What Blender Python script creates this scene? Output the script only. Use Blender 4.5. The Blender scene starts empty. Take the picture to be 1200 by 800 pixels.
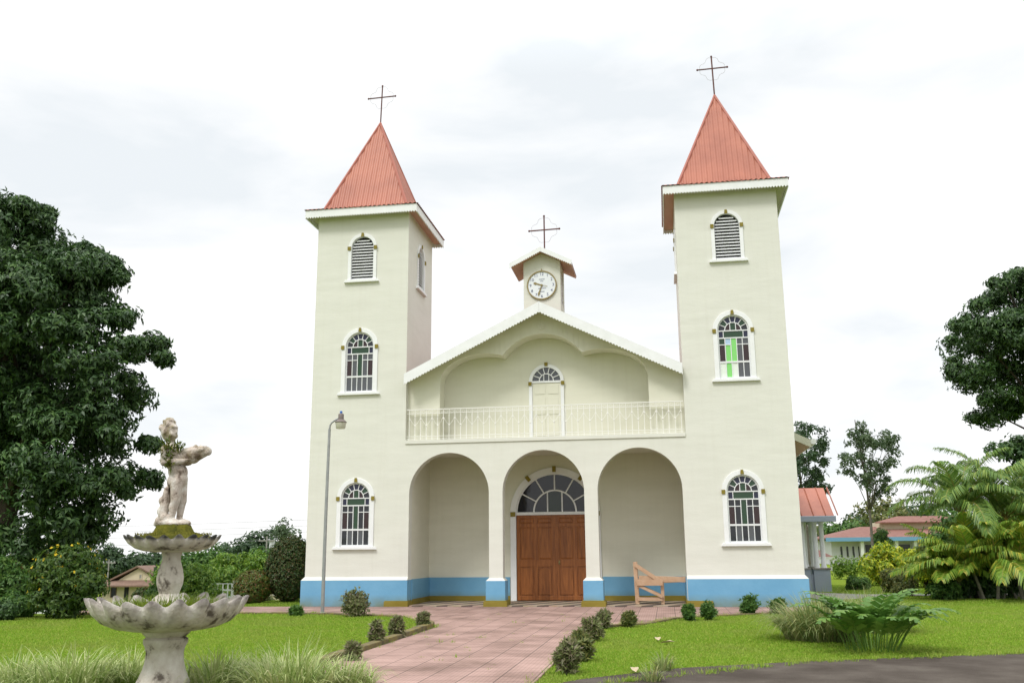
import bpy, bmesh, math, random
import numpy as np
from math import sin, cos, pi, radians, sqrt, atan2
from mathutils import Vector, Matrix, noise
from mathutils.geometry import tessellate_polygon

SC = bpy.context.scene
COL = SC.collection
RNG = np.random.default_rng(7)
random.seed(7)

# ------------------------------------------------------------------ camera, world, sun, exposure
CAM = np.array([3.3985, -26.3395, 1.5273]); YAW, PIT, ROL, FPX = -0.16, 0.222, -0.0086, 1086.83
CF = np.array([sin(YAW)*cos(PIT), cos(YAW)*cos(PIT), sin(PIT)])
_R = np.array([cos(YAW), -sin(YAW), 0]); _U = np.cross(_R, CF)
CR = cos(ROL)*_R + sin(ROL)*_U; CU = cos(ROL)*_U - sin(ROL)*_R
cd = bpy.data.cameras.new('camera'); cam = bpy.data.objects.new('camera', cd); COL.objects.link(cam)
cam.matrix_world = Matrix(((CR[0], CU[0], -CF[0], CAM[0]), (CR[1], CU[1], -CF[1], CAM[1]), (CR[2], CU[2], -CF[2], CAM[2]), (0, 0, 0, 1)))
cd.sensor_fit = 'HORIZONTAL'; cd.sensor_width = 36; cd.lens = 36*FPX/1200; cd.clip_end = 3000; cd.clip_start = .05
SC.camera = cam

SUN_EL, SUN_AZ = radians(52), radians(205)      # azimuth from +Y clockwise: behind and left of the camera
w = bpy.data.worlds.new('World'); SC.world = w; w.use_nodes = True
wt = w.node_tree; wt.nodes.clear()
def wn(t, **k):
    n = wt.nodes.new(t)
    for a, b in k.items(): setattr(n, a, b)
    return n
sky = wn('ShaderNodeTexSky', sky_type='NISHITA', sun_disc=False, sun_elevation=SUN_EL, sun_rotation=SUN_AZ)
b1 = wn('ShaderNodeBackground'); b1.inputs[1].default_value = .07
wt.links.new(sky.outputs[0], b1.inputs[0])
tc = wn('ShaderNodeTexCoord'); mp = wn('ShaderNodeMapping'); mp.inputs['Scale'].default_value = (1.6, 1.6, 5.5)
wt.links.new(tc.outputs['Generated'], mp.inputs[0])
nz = wn('ShaderNodeTexNoise'); nz.inputs['Scale'].default_value = 1.7; nz.inputs['Detail'].default_value = 6; nz.inputs['Roughness'].default_value = .5; nz.inputs['Distortion'].default_value = .3
wt.links.new(mp.outputs[0], nz.inputs['Vector'])
cr = wn('ShaderNodeValToRGB'); cr.color_ramp.elements[0].position = .33; cr.color_ramp.elements[0].color = (.79, .83, .86, 1)
cr.color_ramp.elements[1].position = .53; cr.color_ramp.elements[1].color = (1, 1, 1, 1)
wt.links.new(nz.outputs['Fac'], cr.inputs[0])
sx = wn('ShaderNodeSeparateXYZ'); wt.links.new(tc.outputs['Generated'], sx.inputs[0])
mr = wn('ShaderNodeMapRange'); mr.inputs['From Min'].default_value = .48; mr.inputs['From Max'].default_value = 1
mr.inputs['To Min'].default_value = 1.16; mr.inputs['To Max'].default_value = 3.0
wt.links.new(sx.outputs['Z'], mr.inputs['Value'])
b2 = wn('ShaderNodeBackground'); wt.links.new(cr.outputs[0], b2.inputs[0]); wt.links.new(mr.outputs[0], b2.inputs[1])
ms = wn('ShaderNodeMixShader'); ms.inputs[0].default_value = .93
wt.links.new(b1.outputs[0], ms.inputs[1]); wt.links.new(b2.outputs[0], ms.inputs[2])
wo = wn('ShaderNodeOutputWorld'); wt.links.new(ms.outputs[0], wo.inputs[0])

sd = bpy.data.lights.new('sun', 'SUN'); so = bpy.data.objects.new('sun', sd); COL.objects.link(so)
sd.energy = 1.9; sd.angle = radians(14); sd.color = (1, .98, .945)
sv = Vector((sin(SUN_AZ)*cos(SUN_EL), cos(SUN_AZ)*cos(SUN_EL), sin(SUN_EL)))
so.rotation_euler = sv.to_track_quat('Z', 'Y').to_euler()
SC.view_settings.view_transform = 'Standard'; SC.view_settings.look = 'None'; SC.view_settings.gamma = 1
SC.view_settings.use_curve_mapping = False; SC.view_settings.exposure = 0.0
SC.render.engine = 'CYCLES'; SC.cycles.max_bounces = 8; SC.cycles.transparent_max_bounces = 8

def at(px, py, Y=None, z=None):                 # a pixel of the 1200x800 photograph at a given depth or height
    d = CF + CR*(px-600)/FPX - CU*(py-400)/FPX
    t = (Y-CAM[1])/d[1] if Y is not None else (z-CAM[2])/d[2]
    return CAM + d*t

# ------------------------------------------------------------------ mesh helpers
class MB:
    def __init__(s): s.v = []; s.f = []; s.m = []
    def add(s, vs, fs, mi=0):
        o = len(s.v); s.v += [tuple(map(float, p)) for p in vs]
        s.f += [tuple(o+i for i in f) for f in fs]; s.m += [mi]*len(fs); return s
    def box(s, x0, x1, y0, y1, z0, z1, mi=0, fn=None):
        vs = [(x, y, z) for x in (x0, x1) for y in (y0, y1) for z in (z0, z1)]
        if fn: vs = [fn(*p) for p in vs]
        return s.add(vs, [(0, 1, 3, 2), (4, 6, 7, 5), (0, 4, 5, 1), (2, 3, 7, 6), (0, 2, 6, 4), (1, 5, 7, 3)], mi)
    def frustum(s, b, t, z0, z1, mi=0):        # two rectangles (x0,x1,y0,y1)
        vs = [(b[0], b[2], z0), (b[1], b[2], z0), (b[1], b[3], z0), (b[0], b[3], z0), (t[0], t[2], z1), (t[1], t[2], z1), (t[1], t[3], z1), (t[0], t[3], z1)]
        return s.add(vs, [(3, 2, 1, 0), (4, 5, 6, 7)]+[(i, (i+1) % 4, 4+(i+1) % 4, 4+i) for i in range(4)], mi)
    def plate(s, outer, holes, d0, d1, fn, mi=0):   # 2d outline with holes, extruded d0..d1; fn(u,d,v) -> xyz
        loops = [outer]+list(holes)
        tris = tessellate_polygon([[Vector((u, v, 0)) for u, v in lp] for lp in loops])
        flat = [p for lp in loops for p in lp]; n = len(flat)
        vs = [fn(u, d0, v) for u, v in flat]+[fn(u, d1, v) for u, v in flat]
        fs = [tuple(t) for t in tris]+[tuple(n+i for i in reversed(t)) for t in tris]
        o = 0
        for lp in loops:
            k = len(lp)
            for i in range(k): a, b = o+i, o+(i+1) % k; fs.append((a, b, n+b, n+a))
            o += k
        return s.add(vs, fs, mi)
    def tube(s, pts, rad, n=8, mi=0, cap=True):
        pts = [Vector(p) for p in pts]; k = len(pts)
        if not hasattr(rad, '__len__'): rad = [rad]*k
        vs = []; ref = None
        for i, p in enumerate(pts):
            t = (pts[min(i+1, k-1)]-pts[max(i-1, 0)]).normalized()
            if ref is None:
                ref = t.orthogonal().normalized()
            a = (ref-t*ref.dot(t))
            a = a.normalized() if a.length > 1e-6 else t.orthogonal().normalized()
            b = t.cross(a); ref = a
            for j in range(n):
                an = 2*pi*j/n; vs.append(p+(a*cos(an)+b*sin(an))*rad[i])
        fs = [(i*n+j, i*n+(j+1) % n, (i+1)*n+(j+1) % n, (i+1)*n+j) for i in range(k-1) for j in range(n)]
        if cap: fs += [tuple(range(n-1, -1, -1)), tuple((k-1)*n+j for j in range(n))]
        return s.add(vs, fs, mi)
    def lathe(s, prof, n=48, c=(0, 0), mi=0, rfn=None, zfn=None):
        vs = []
        for k, (r, z) in enumerate(prof):
            for j in range(n):
                a = 2*pi*j/n; rr = r*(rfn(k, a) if rfn else 1); zz = z+(zfn(k, a) if zfn else 0)
                vs.append((c[0]+rr*cos(a), c[1]+rr*sin(a), zz))
        K = len(prof)
        fs = [(i*n+j, i*n+(j+1) % n, (i+1)*n+(j+1) % n, (i+1)*n+j) for i in range(K-1) for j in range(n)]
        fs += [tuple(range(n-1, -1, -1)), tuple((K-1)*n+j for j in range(n))]
        return s.add(vs, fs, mi)
    def ball(s, c, r, nu=10, nv=7, mi=0):
        if not hasattr(r, '__len__'): r = (r, r, r)
        prof = [(sin(pi*(i+.02)/(nv+.04)), -cos(pi*(i+.02)/(nv+.04))) for i in range(nv+1)]
        vs = [(c[0]+r[0]*q*cos(2*pi*j/nu), c[1]+r[1]*q*sin(2*pi*j/nu), c[2]+r[2]*z) for q, z in prof for j in range(nu)]
        fs = [(i*nu+j, i*nu+(j+1) % nu, (i+1)*nu+(j+1) % nu, (i+1)*nu+j) for i in range(nv) for j in range(nu)]
        return s.add(vs, fs, mi)
    def build(s, name, mats, parent=None, smooth=False, bevel=0, fix=True):
        me = bpy.data.meshes.new(name); me.from_pydata(s.v, [], s.f)
        for m in (mats if isinstance(mats, (list, tuple)) else [mats]): me.materials.append(m)
        me.polygons.foreach_set('material_index', s.m)
        if fix:
            bm = bmesh.new(); bm.from_mesh(me); bmesh.ops.recalc_face_normals(bm, faces=bm.faces); bm.to_mesh(me); bm.free()
        if smooth is True: me.polygons.foreach_set('use_smooth', [True]*len(me.polygons))
        elif smooth:
            me.polygons.foreach_set('use_smooth', [True]*len(me.polygons)); me.set_sharp_from_angle(angle=radians(smooth))
        o = bpy.data.objects.new(name, me); COL.objects.link(o)
        if parent is not None: o.parent = parent
        if bevel:
            md = o.modifiers.new('bevel', 'BEVEL'); md.width = bevel; md.segments = 2; md.limit_method = 'ANGLE'; md.angle_limit = radians(40)
        return o

def npmesh(name, V, F, mats, parent=None, smooth=False):    # quads from numpy arrays
    V = np.ascontiguousarray(V, np.float32); F = np.ascontiguousarray(F, np.int32)
    me = bpy.data.meshes.new(name); k = F.shape[1]
    me.vertices.add(len(V)); me.vertices.foreach_set('co', V.ravel())
    me.loops.add(F.size); me.loops.foreach_set('vertex_index', F.ravel())
    me.polygons.add(len(F)); me.polygons.foreach_set('loop_start', np.arange(0, F.size, k, dtype=np.int32))
    me.polygons.foreach_set('loop_total', np.full(len(F), k, np.int32))
    me.update(calc_edges=True); me.validate()
    if smooth: me.polygons.foreach_set('use_smooth', [True]*len(F))
    for m in (mats if isinstance(mats, (list, tuple)) else [mats]): me.materials.append(m)
    o = bpy.data.objects.new(name, me); COL.objects.link(o)
    if parent is not None: o.parent = parent
    return o

def tag(o, label=None, cat=None, group=None, kind=None):
    if label: o['label'] = label
    if cat: o['category'] = cat
    if group: o['group'] = group
    if kind: o['kind'] = kind
    return o
def thing(name, label, cat, loc=(0, 0, 0), group=None, rz=0):
    o = bpy.data.objects.new(name, None); COL.objects.link(o); o.location = loc; o.rotation_euler = (0, 0, rz)
    o.empty_display_size = .2
    return tag(o, label, cat, group)
def copy_tree(o, parent=None):
    c = o.copy(); COL.objects.link(c)
    if parent is not None: c.parent = parent
    for ch in list(o.children): copy_tree(ch, c)
    return c

# ------------------------------------------------------------------ materials
def mat(name, c1, c2=None, rough=.7, scale=3., bump=0., bscale=None, spec=.3, metal=0., c3=None, s3=.7, amt=1.0, coat=0, amt3=.70):
    m = bpy.data.materials.new(name); m.use_nodes = True; t = m.node_tree; p = t.nodes['Principled BSDF']
    p.inputs['Roughness'].default_value = rough; p.inputs['Specular IOR Level'].default_value = spec; p.inputs['Metallic'].default_value = metal
    p.inputs['Coat Weight'].default_value = coat
    p.inputs['Base Color'].default_value = (*c1, 1)
    tc = t.nodes.new('ShaderNodeTexCoord'); L = t.links.new
    if c2:
        n = t.nodes.new('ShaderNodeTexNoise'); n.inputs['Scale'].default_value = scale; n.inputs['Detail'].default_value = 6; n.inputs['Roughness'].default_value = .6
        L(tc.outputs['Object'], n.inputs['Vector'])
        r = t.nodes.new('ShaderNodeValToRGB'); e = r.color_ramp.elements
        e[0].position = .35; e[0].color = (*c1, 1); e[1].position = .68 if not c3 else .56; e[1].color = (*c2, 1)
        if c3: q = e.new(amt3); q.color = (*c3, 1)
        L(n.outputs['Fac'], r.inputs[0]); L(r.outputs[0], p.inputs['Base Color'])
    if bump:
        n = t.nodes.new('ShaderNodeTexNoise'); n.inputs['Scale'].default_value = bscale or scale*6; n.inputs['Detail'].default_value = 5
        L(tc.outputs['Object'], n.inputs['Vector'])
        b = t.nodes.new('ShaderNodeBump'); b.inputs['Strength'].default_value = bump; b.inputs['Distance'].default_value = .02
        L(n.outputs['Fac'], b.inputs['Height']); L(b.outputs[0], p.inputs['Normal'])
    return m

def leafmat(name, cols, rough=.45, trans=.35, spec=.35, patch=None):
    m = bpy.data.materials.new(name); m.use_nodes = True; t = m.node_tree; L = t.links.new
    p = t.nodes['Principled BSDF']; out = t.nodes['Material Output']
    g = t.nodes.new('ShaderNodeNewGeometry'); r = t.nodes.new('ShaderNodeValToRGB'); e = r.color_ramp.elements
    k = len(cols)
    e[0].position = 0; e[0].color = (*cols[0], 1); e[1].position = 1; e[1].color = (*cols[-1], 1)
    for i in range(1, k-1): q = e.new(i/(k-1)); q.color = (*cols[i], 1)
    L(g.outputs['Random Per Island'], r.inputs[0])
    if patch:
        n = t.nodes.new('ShaderNodeTexNoise'); n.inputs['Scale'].default_value = patch[0]; n.inputs['Detail'].default_value = 7; n.inputs['Roughness'].default_value = .65
        tc = t.nodes.new('ShaderNodeTexCoord'); L(tc.outputs['Object'], n.inputs['Vector'])
        q = t.nodes.new('ShaderNodeMapRange'); q.inputs['From Min'].default_value = .46; q.inputs['From Max'].default_value = .70; q.inputs['To Max'].default_value = patch[2]; L(n.outputs['Fac'], q.inputs['Value'])
        mx = t.nodes.new('ShaderNodeMixRGB'); mx.inputs[2].default_value = (*patch[1], 1); L(q.outputs[0], mx.inputs[0]); L(r.outputs[0], mx.inputs[1]); r = mx
    L(r.outputs[0], p.inputs['Base Color']); p.inputs['Roughness'].default_value = rough; p.inputs['Specular IOR Level'].default_value = spec
    tr = t.nodes.new('ShaderNodeBsdfTranslucent'); L(r.outputs[0], tr.inputs[0])
    mx = t.nodes.new('ShaderNodeMixShader'); mx.inputs[0].default_value = trans
    L(p.outputs[0], mx.inputs[1]); L(tr.outputs[0], mx.inputs[2]); L(mx.outputs[0], out.inputs[0])
    return m

def plaster(name, c1, c2, rough=.75):
    m = bpy.data.materials.new(name); m.use_nodes = True; t = m.node_tree; L = t.links.new; p = t.nodes['Principled BSDF']
    p.inputs['Roughness'].default_value = rough; p.inputs['Specular IOR Level'].default_value = .2
    tc = t.nodes.new('ShaderNodeTexCoord')
    mp = t.nodes.new('ShaderNodeMapping'); mp.inputs['Scale'].default_value = (.35, .35, 1.5); L(tc.outputs['Object'], mp.inputs[0])
    n = t.nodes.new('ShaderNodeTexNoise'); n.inputs['Scale'].default_value = 2.2; n.inputs['Detail'].default_value = 7; n.inputs['Roughness'].default_value = .62; L(mp.outputs[0], n.inputs[0])
    r = t.nodes.new('ShaderNodeValToRGB'); r.color_ramp.elements[0].position = .3; r.color_ramp.elements[0].color = (*c1, 1)
    r.color_ramp.elements[1].position = .62; r.color_ramp.elements[1].color = (*c2, 1); L(n.outputs['Fac'], r.inputs[0])
    # faint vertical run-off streaks
    mp2 = t.nodes.new('ShaderNodeMapping'); mp2.inputs['Scale'].default_value = (5, 5, .22); L(tc.outputs['Object'], mp2.inputs[0])
    n2 = t.nodes.new('ShaderNodeTexNoise'); n2.inputs['Scale'].default_value = 1.6; n2.inputs['Detail'].default_value = 5; L(mp2.outputs[0], n2.inputs[0])
    r2 = t.nodes.new('ShaderNodeValToRGB'); r2.color_ramp.elements[0].position = .28; r2.color_ramp.elements[0].color = (.955, .95, .94, 1)
    r2.color_ramp.elements[1].position = .5; r2.color_ramp.elements[1].color = (1, 1, 1, 1); L(n2.outputs['Fac'], r2.inputs[0])
    mu = t.nodes.new('ShaderNodeMixRGB'); mu.blend_type = 'MULTIPLY'; mu.inputs[0].default_value = .5; L(r.outputs[0], mu.inputs[1]); L(r2.outputs[0], mu.inputs[2])
    L(mu.outputs[0], p.inputs['Base Color'])
    # lumpy hand-floated relief: long horizontal swells plus grain
    mp3 = t.nodes.new('ShaderNodeMapping'); mp3.inputs['Scale'].default_value = (.55, .55, 1.5); L(tc.outputs['Object'], mp3.inputs[0])
    n3 = t.nodes.new('ShaderNodeTexNoise'); n3.inputs['Scale'].default_value = 1.3; n3.inputs['Detail'].default_value = 3; L(mp3.outputs[0], n3.inputs[0])
    n4 = t.nodes.new('ShaderNodeTexNoise'); n4.inputs['Scale'].default_value = 28; n4.inputs['Detail'].default_value = 4; L(tc.outputs['Object'], n4.inputs[0])
    b3 = t.nodes.new('ShaderNodeBump'); b3.inputs['Strength'].default_value = .15; b3.inputs['Distance'].default_value = .10; L(n3.outputs['Fac'], b3.inputs['Height'])
    b4 = t.nodes.new('ShaderNodeBump'); b4.inputs['Strength'].default_value = .18; b4.inputs['Distance'].default_value = .01; L(n4.outputs['Fac'], b4.inputs['Height']); L(b3.outputs[0], b4.inputs['Normal'])
    L(b4.outputs[0], p.inputs['Normal'])
    return m

M = {}
M['cream'] = plaster('cream_plaster', (.645, .645, .58), (.685, .684, .62))
M['gable'] = plaster('gable_plaster', (.655, .645, .535), (.70, .69, .58))
M['blue'] = mat('blue_paint', (.135, .335, .515), (.17, .385, .565), .6, 1.2, .2, 12, .3)
def add_algae(m, zc, h, x0, amt):
    t = m.node_tree; L = t.links.new; p = t.nodes['Principled BSDF']; src = p.inputs['Base Color'].links[0].from_socket
    tc = t.nodes.new('ShaderNodeTexCoord'); s = t.nodes.new('ShaderNodeSeparateXYZ'); L(tc.outputs['Object'], s.inputs[0])
    a = t.nodes.new('ShaderNodeMapRange'); a.inputs['From Min'].default_value = zc+h; a.inputs['From Max'].default_value = zc; L(s.outputs['Z'], a.inputs['Value'])
    n = t.nodes.new('ShaderNodeTexNoise'); n.inputs['Scale'].default_value = 2.5; n.inputs['Detail'].default_value = 6; L(tc.outputs['Object'], n.inputs[0])
    m1 = t.nodes.new('ShaderNodeMath'); m1.operation = 'MULTIPLY'; L(a.outputs[0], m1.inputs[0]); L(n.outputs['Fac'], m1.inputs[1])
    m2 = t.nodes.new('ShaderNodeMath'); m2.operation = 'MULTIPLY'; m2.use_clamp = True; m2.inputs[1].default_value = amt; L(m1.outputs[0], m2.inputs[0])
    mx = t.nodes.new('ShaderNodeMixRGB'); mx.inputs[2].default_value = (.16, .2, .12, 1); L(m2.outputs[0], mx.inputs[0]); L(src, mx.inputs[1]); L(mx.outputs[0], p.inputs['Base Color'])
add_algae(M['blue'], -.05, .42, 0, 1.9)
M['olive'] = mat('olive_paint', (.20, .155, .018), (.24, .19, .03), .6, 2, .2, 14)
M['white'] = mat('white_paint', (.80, .81, .82), (.74, .75, .75), .5, 3, .1, 20)
M['whiteiron'] = mat('white_iron', (.80, .79, .75), None, .45)
M['redroof'] = mat('red_roof_paint', (.42, .15, .095), (.33, .112, .072), .5, 1.1, .1, 9, .4)
M['nave_roof'] = mat('dark_nave_roof', (.20, .10, .08), (.26, .14, .11), .7, 1.5, .2, 9)  # unseen roof: red darkened to weaken its pink bounce on the towers
M['redtrim'] = mat('red_trim', (.36, .12, .085), None, .5)
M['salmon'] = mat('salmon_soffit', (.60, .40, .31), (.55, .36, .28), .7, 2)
M['soffit'] = mat('cream_soffit', (.5, .5, .40), (.56, .55, .45), .75, 2)
M['dark'] = mat('dark_void', (.03, .03, .035), None, .9)
M['woodlt'] = mat('raw_wood', (.43, .27, .165), (.52, .36, .24), .8, 5, .3, 40)
M['iron'] = mat('rusty_iron', (.14, .055, .045), (.09, .04, .035), .7, 20)
M['ironlt'] = mat('thin_bulb_wire', (.35, .34, .33), None, .6)
M['rock'] = mat('weathered_concrete', (.52, .51, .47), (.30, .28, .25), .85, 3.5, .5, 25, c3=(.10, .095, .085))
M['stonegrey'] = mat('grey_concrete', (.30, .29, .27), (.22, .21, .19), .9, 4, .4, 40)
M['greyblue'] = mat('grey_blue_paint', (.30, .35, .42), (.36, .40, .46), .7, 2, .2)
M['pole'] = mat('galvanised_pole', (.30, .31, .32), (.38, .385, .39), .45, 6, metal=.5)
M['lampglass'] = mat('lamp_glass', (.55, .53, .46), None, .25, spec=.5)
M['lampcap'] = mat('lamp_cap', (.17, .14, .13), None, .5)
M['bluecap'] = mat('blue_cell', (.05, .15, .45), None, .4)
M['dial'] = mat('clock_dial', (.76, .79, .82), (.71, .74, .78), .4, 5)
M['brass'] = mat('old_brass', (.30, .24, .10), (.22, .17, .07), .5, 20)
M['numeral'] = mat('numeral_ink', (.06, .07, .16), None, .6)
M['muntin'] = mat('muntin_white', (.72, .73, .74), None, .5)
def wood_door():
    m = bpy.data.materials.new('varnished_door'); m.use_nodes = True; t = m.node_tree; L = t.links.new; p = t.nodes['Principled BSDF']
    p.inputs['Roughness'].default_value = .38; p.inputs['Specular IOR Level'].default_value = .4
    tc = t.nodes.new('ShaderNodeTexCoord'); mp = t.nodes.new('ShaderNodeMapping'); mp.inputs['Scale'].default_value = (9, 9, .7); L(tc.outputs['Object'], mp.inputs[0])
    n = t.nodes.new('ShaderNodeTexNoise'); n.inputs['Scale'].default_value = 2.2; n.inputs['Detail'].default_value = 8; n.inputs['Distortion'].default_value = .6; L(mp.outputs[0], n.inputs[0])
    r = t.nodes.new('ShaderNodeValToRGB'); e = r.color_ramp.elements; e[0].position = .3; e[0].color = (.19, .060, .014, 1); e[1].position = .7; e[1].color = (.38, .132, .033, 1)
    L(n.outputs['Fac'], r.inputs[0]); L(r.outputs[0], p.inputs['Base Color'])
    b = t.nodes.new('ShaderNodeBump'); b.inputs['Strength'].default_value = .15; L(n.outputs['Fac'], b.inputs['Height']); L(b.outputs[0], p.inputs['Normal'])
    return m
M['door'] = wood_door()
def glass(name, c, rough=.12):
    return mat('glass_'+name, c, None, rough, spec=.5, bump=.22, bscale=3.5)
GL = [glass('green', (.020, .055, .026)), glass('blue', (.014, .017, .045)), glass('maroon', (.032, .015, .016)), glass('grey', (.085, .09, .10)),
      glass('dark', (.022, .024, .03)), glass('bright', (.22, .62, .16)), glass('sky', (.40, .55, .72)), glass('pale', (.72, .78, .70))]  # bright, sky and pale carry light from behind as base colour

# ------------------------------------------------------------------ terrain, path, walkway, road
def ss(t): t = np.clip(t, 0, 1); return t*t*(3-2*t)
def ground_z(x, y):
    x = np.asarray(x, float); y = np.asarray(y, float)
    return -.064*np.clip(y+4, 0, 95)*ss((-x-8.6)/5.5)

def grass_ground():
    m = bpy.data.materials.new('lawn_soil'); m.use_nodes = True; t = m.node_tree; L = t.links.new; p = t.nodes['Principled BSDF']
    p.inputs['Roughness'].default_value = .95; p.inputs['Specular IOR Level'].default_value = .1
    tc = t.nodes.new('ShaderNodeTexCoord')
    n = t.nodes.new('ShaderNodeTexNoise'); n.inputs['Scale'].default_value = .5; n.inputs['Detail'].default_value = 8; n.inputs['Roughness'].default_value = .65; L(tc.outputs['Object'], n.inputs[0])
    r = t.nodes.new('ShaderNodeValToRGB'); e = r.color_ramp.elements; e[0].position = .3; e[0].color = (.13, .20, .014, 1); e[1].position = .7; e[1].color = (.22, .30, .022, 1)
    L(n.outputs['Fac'], r.inputs[0])
    n2 = t.nodes.new('ShaderNodeTexNoise'); n2.inputs['Scale'].default_value = 14; n2.inputs['Detail'].default_value = 6; L(tc.outputs['Object'], n2.inputs[0])
    r2 = t.nodes.new('ShaderNodeValToRGB'); r2.color_ramp.elements[0].position = .32; r2.color_ramp.elements[0].color = (.5, .5, .45, 1); r2.color_ramp.elements[1].position = .6; r2.color_ramp.elements[1].color = (1, 1, 1, 1)
    L(n2.outputs['Fac'], r2.inputs[0])
    mu = t.nodes.new('ShaderNodeMixRGB'); mu.blend_type = 'MULTIPLY'; mu.inputs[0].default_value = 1; L(r.outputs[0], mu.inputs[1]); L(r2.outputs[0], mu.inputs[2])
    L(mu.outputs[0], p.inputs['Base Color'])
    b = t.nodes.new('ShaderNodeBump'); b.inputs['Strength'].default_value = .6; b.inputs['Distance'].default_value = .05; L(n2.outputs['Fac'], b.inputs['Height']); L(b.outputs[0], p.inputs['Normal'])
    return m
M['ground'] = grass_ground()
gx = np.concatenate([np.linspace(-900, -90, 14), np.linspace(-80, 60, 71), np.linspace(70, 900, 14)])
gy = np.concatenate([np.linspace(-600, -40, 8), np.linspace(-34, 110, 73), np.linspace(125, 1500, 14)])
GX, GY = np.meshgrid(gx, gy, indexing='ij'); GZ = ground_z(GX, GY)
nx, ny = GX.shape
I = np.arange(nx*ny).reshape(nx, ny)
ter = npmesh('lawn', np.stack([GX, GY, GZ], -1).reshape(-1, 3), np.stack([I[:-1, :-1], I[1:, :-1], I[1:, 1:], I[:-1, 1:]], -1).reshape(-1, 4), M['ground'], smooth=True)
tag(ter, kind='structure')

def pavers():
    m = bpy.data.materials.new('pink_pavers'); m.use_nodes = True; t = m.node_tree; L = t.links.new; p = t.nodes['Principled BSDF']
    p.inputs['Roughness'].default_value = .8; p.inputs['Specular IOR Level'].default_value = .25
    tc = t.nodes.new('ShaderNodeTexCoord'); mp = t.nodes.new('ShaderNodeMapping'); mp.inputs['Rotation'].default_value = (0, 0, pi/2); L(tc.outputs['Object'], mp.inputs[0])
    br = t.nodes.new('ShaderNodeTexBrick'); br.inputs['Scale'].default_value = 1; br.inputs['Mortar Size'].default_value = .008; br.inputs['Brick Width'].default_value = .44; br.inputs['Row Height'].default_value = .44
    br.offset = 0; br.inputs['Mortar Smooth'].default_value = .1; br.inputs['Color1'].default_value = (.37, .25, .22, 1); br.inputs['Color2'].default_value = (.30, .20, .175, 1); br.inputs['Mortar'].default_value = (.14, .10, .085, 1)
    L(mp.outputs[0], br.inputs['Vector'])
    n = t.nodes.new('ShaderNodeTexNoise'); n.inputs['Scale'].default_value = .9; n.inputs['Detail'].default_value = 8; n.inputs['Roughness'].default_value = .65; L(tc.outputs['Object'], n.inputs[0])
    r = t.nodes.new('ShaderNodeValToRGB'); e = r.color_ramp.elements; e[0].position = .30; e[0].color = (.55, .52, .47, 1); e[1].position = .58; e[1].color = (1.1, 1.08, 1.06, 1); L(n.outputs['Fac'], r.inputs[0])
    mu = t.nodes.new('ShaderNodeMixRGB'); mu.blend_type = 'MULTIPLY'; mu.inputs[0].default_value = 1; L(br.outputs['Color'], mu.inputs[1]); L(r.outputs[0], mu.inputs[2])
    # fine grooves in each tile
    wv = t.nodes.new('ShaderNodeTexBrick'); wv.inputs['Scale'].default_value = 1; wv.inputs['Brick Width'].default_value = .11; wv.inputs['Row Height'].default_value = .055; wv.inputs['Mortar Size'].default_value = .006; wv.offset = 0
    wv.inputs['Color1'].default_value = (1, 1, 1, 1); wv.inputs['Color2'].default_value = (.93, .93, .93, 1); wv.inputs['Mortar'].default_value = (.72, .70, .68, 1); L(mp.outputs[0], wv.inputs['Vector'])
    m2 = t.nodes.new('ShaderNodeMixRGB'); m2.blend_type = 'MULTIPLY'; m2.inputs[0].default_value = .8; L(mu.outputs[0], m2.inputs[1]); L(wv.outputs['Color'], m2.inputs[2])
    L(m2.outputs[0], p.inputs['Base Color'])
    b = t.nodes.new('ShaderNodeBump'); b.inputs['Strength'].default_value = .5; b.inputs['Distance'].default_value = .008; L(br.outputs['Fac'], b.inputs['Height']); b.invert = True; L(b.outputs[0], p.inputs['Normal'])
    return m
M['paver'] = pavers()
xyz = lambda u, d, v: (u, v, d)
path_poly = [(-1.33, -17.2), (1.80, -15.4), (1.80, -7.6), (2.05, -6.6), (2.75, -5.9), (3.75, -3.7), (6.6, -1.75), (8.3, -1.3), (8.3, -.1), (-12.5, -.1), (-12.5, -3.1), (-7.2, -2.75), (-5.2, -2.95), (-2.9, -3.9), (-1.45, -6.7), (-1.33, -7.4)]
p_ = MB().plate(path_poly, [], -.1, .03, xyz).build('path', M['paver']); tag(p_, kind='structure')
M['asphalt'] = mat('asphalt', (.066, .055, .046), (.10, .085, .072), .97, 1.1, .9, 70, spec=.05, c3=(.14, .125, .105), amt3=.75)
rp = [(2.15, -14.75), (2.35, -14.45), (3.5, -13.3), (5.2, -12.4), (8.6, -11.05), (16, -8.4), (40, -2), (46, -20), (10, -45), (-30, -45), (-34, -34), (-6, -19.6), (-1.33, -17.4), (1.80, -15.5)]
p_ = MB().plate(rp, [], -.1, .012, xyz).build('road', M['asphalt']); tag(p_, kind='structure')
# grey street on the far left, below the lawn
st = [(-90, 24), (-60, 26), (-30, 27.5), (-14, 29), (-14, 33), (-30, 32), (-60, 31), (-90, 30)]
mb = MB(); vs = [(x, y, float(ground_z(x, y))+.03) for x, y in st]; mb.add(vs, [(0, 1, 6, 7), (1, 2, 5, 6), (2, 3, 4, 5)])
tag(mb.build('street', M['asphalt']), kind='structure')
# side path right of the church
sp = [(7.4, 2.5), (10.5, 6.2), (30, 8.5), (30, 9.4), (9.8, 7.4), (8.2, 9.4), (7.2, 9.4)]
tag(MB().plate(sp, [], -.1, .014, xyz).build('footpath', M['stonegrey']), kind='structure')

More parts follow.
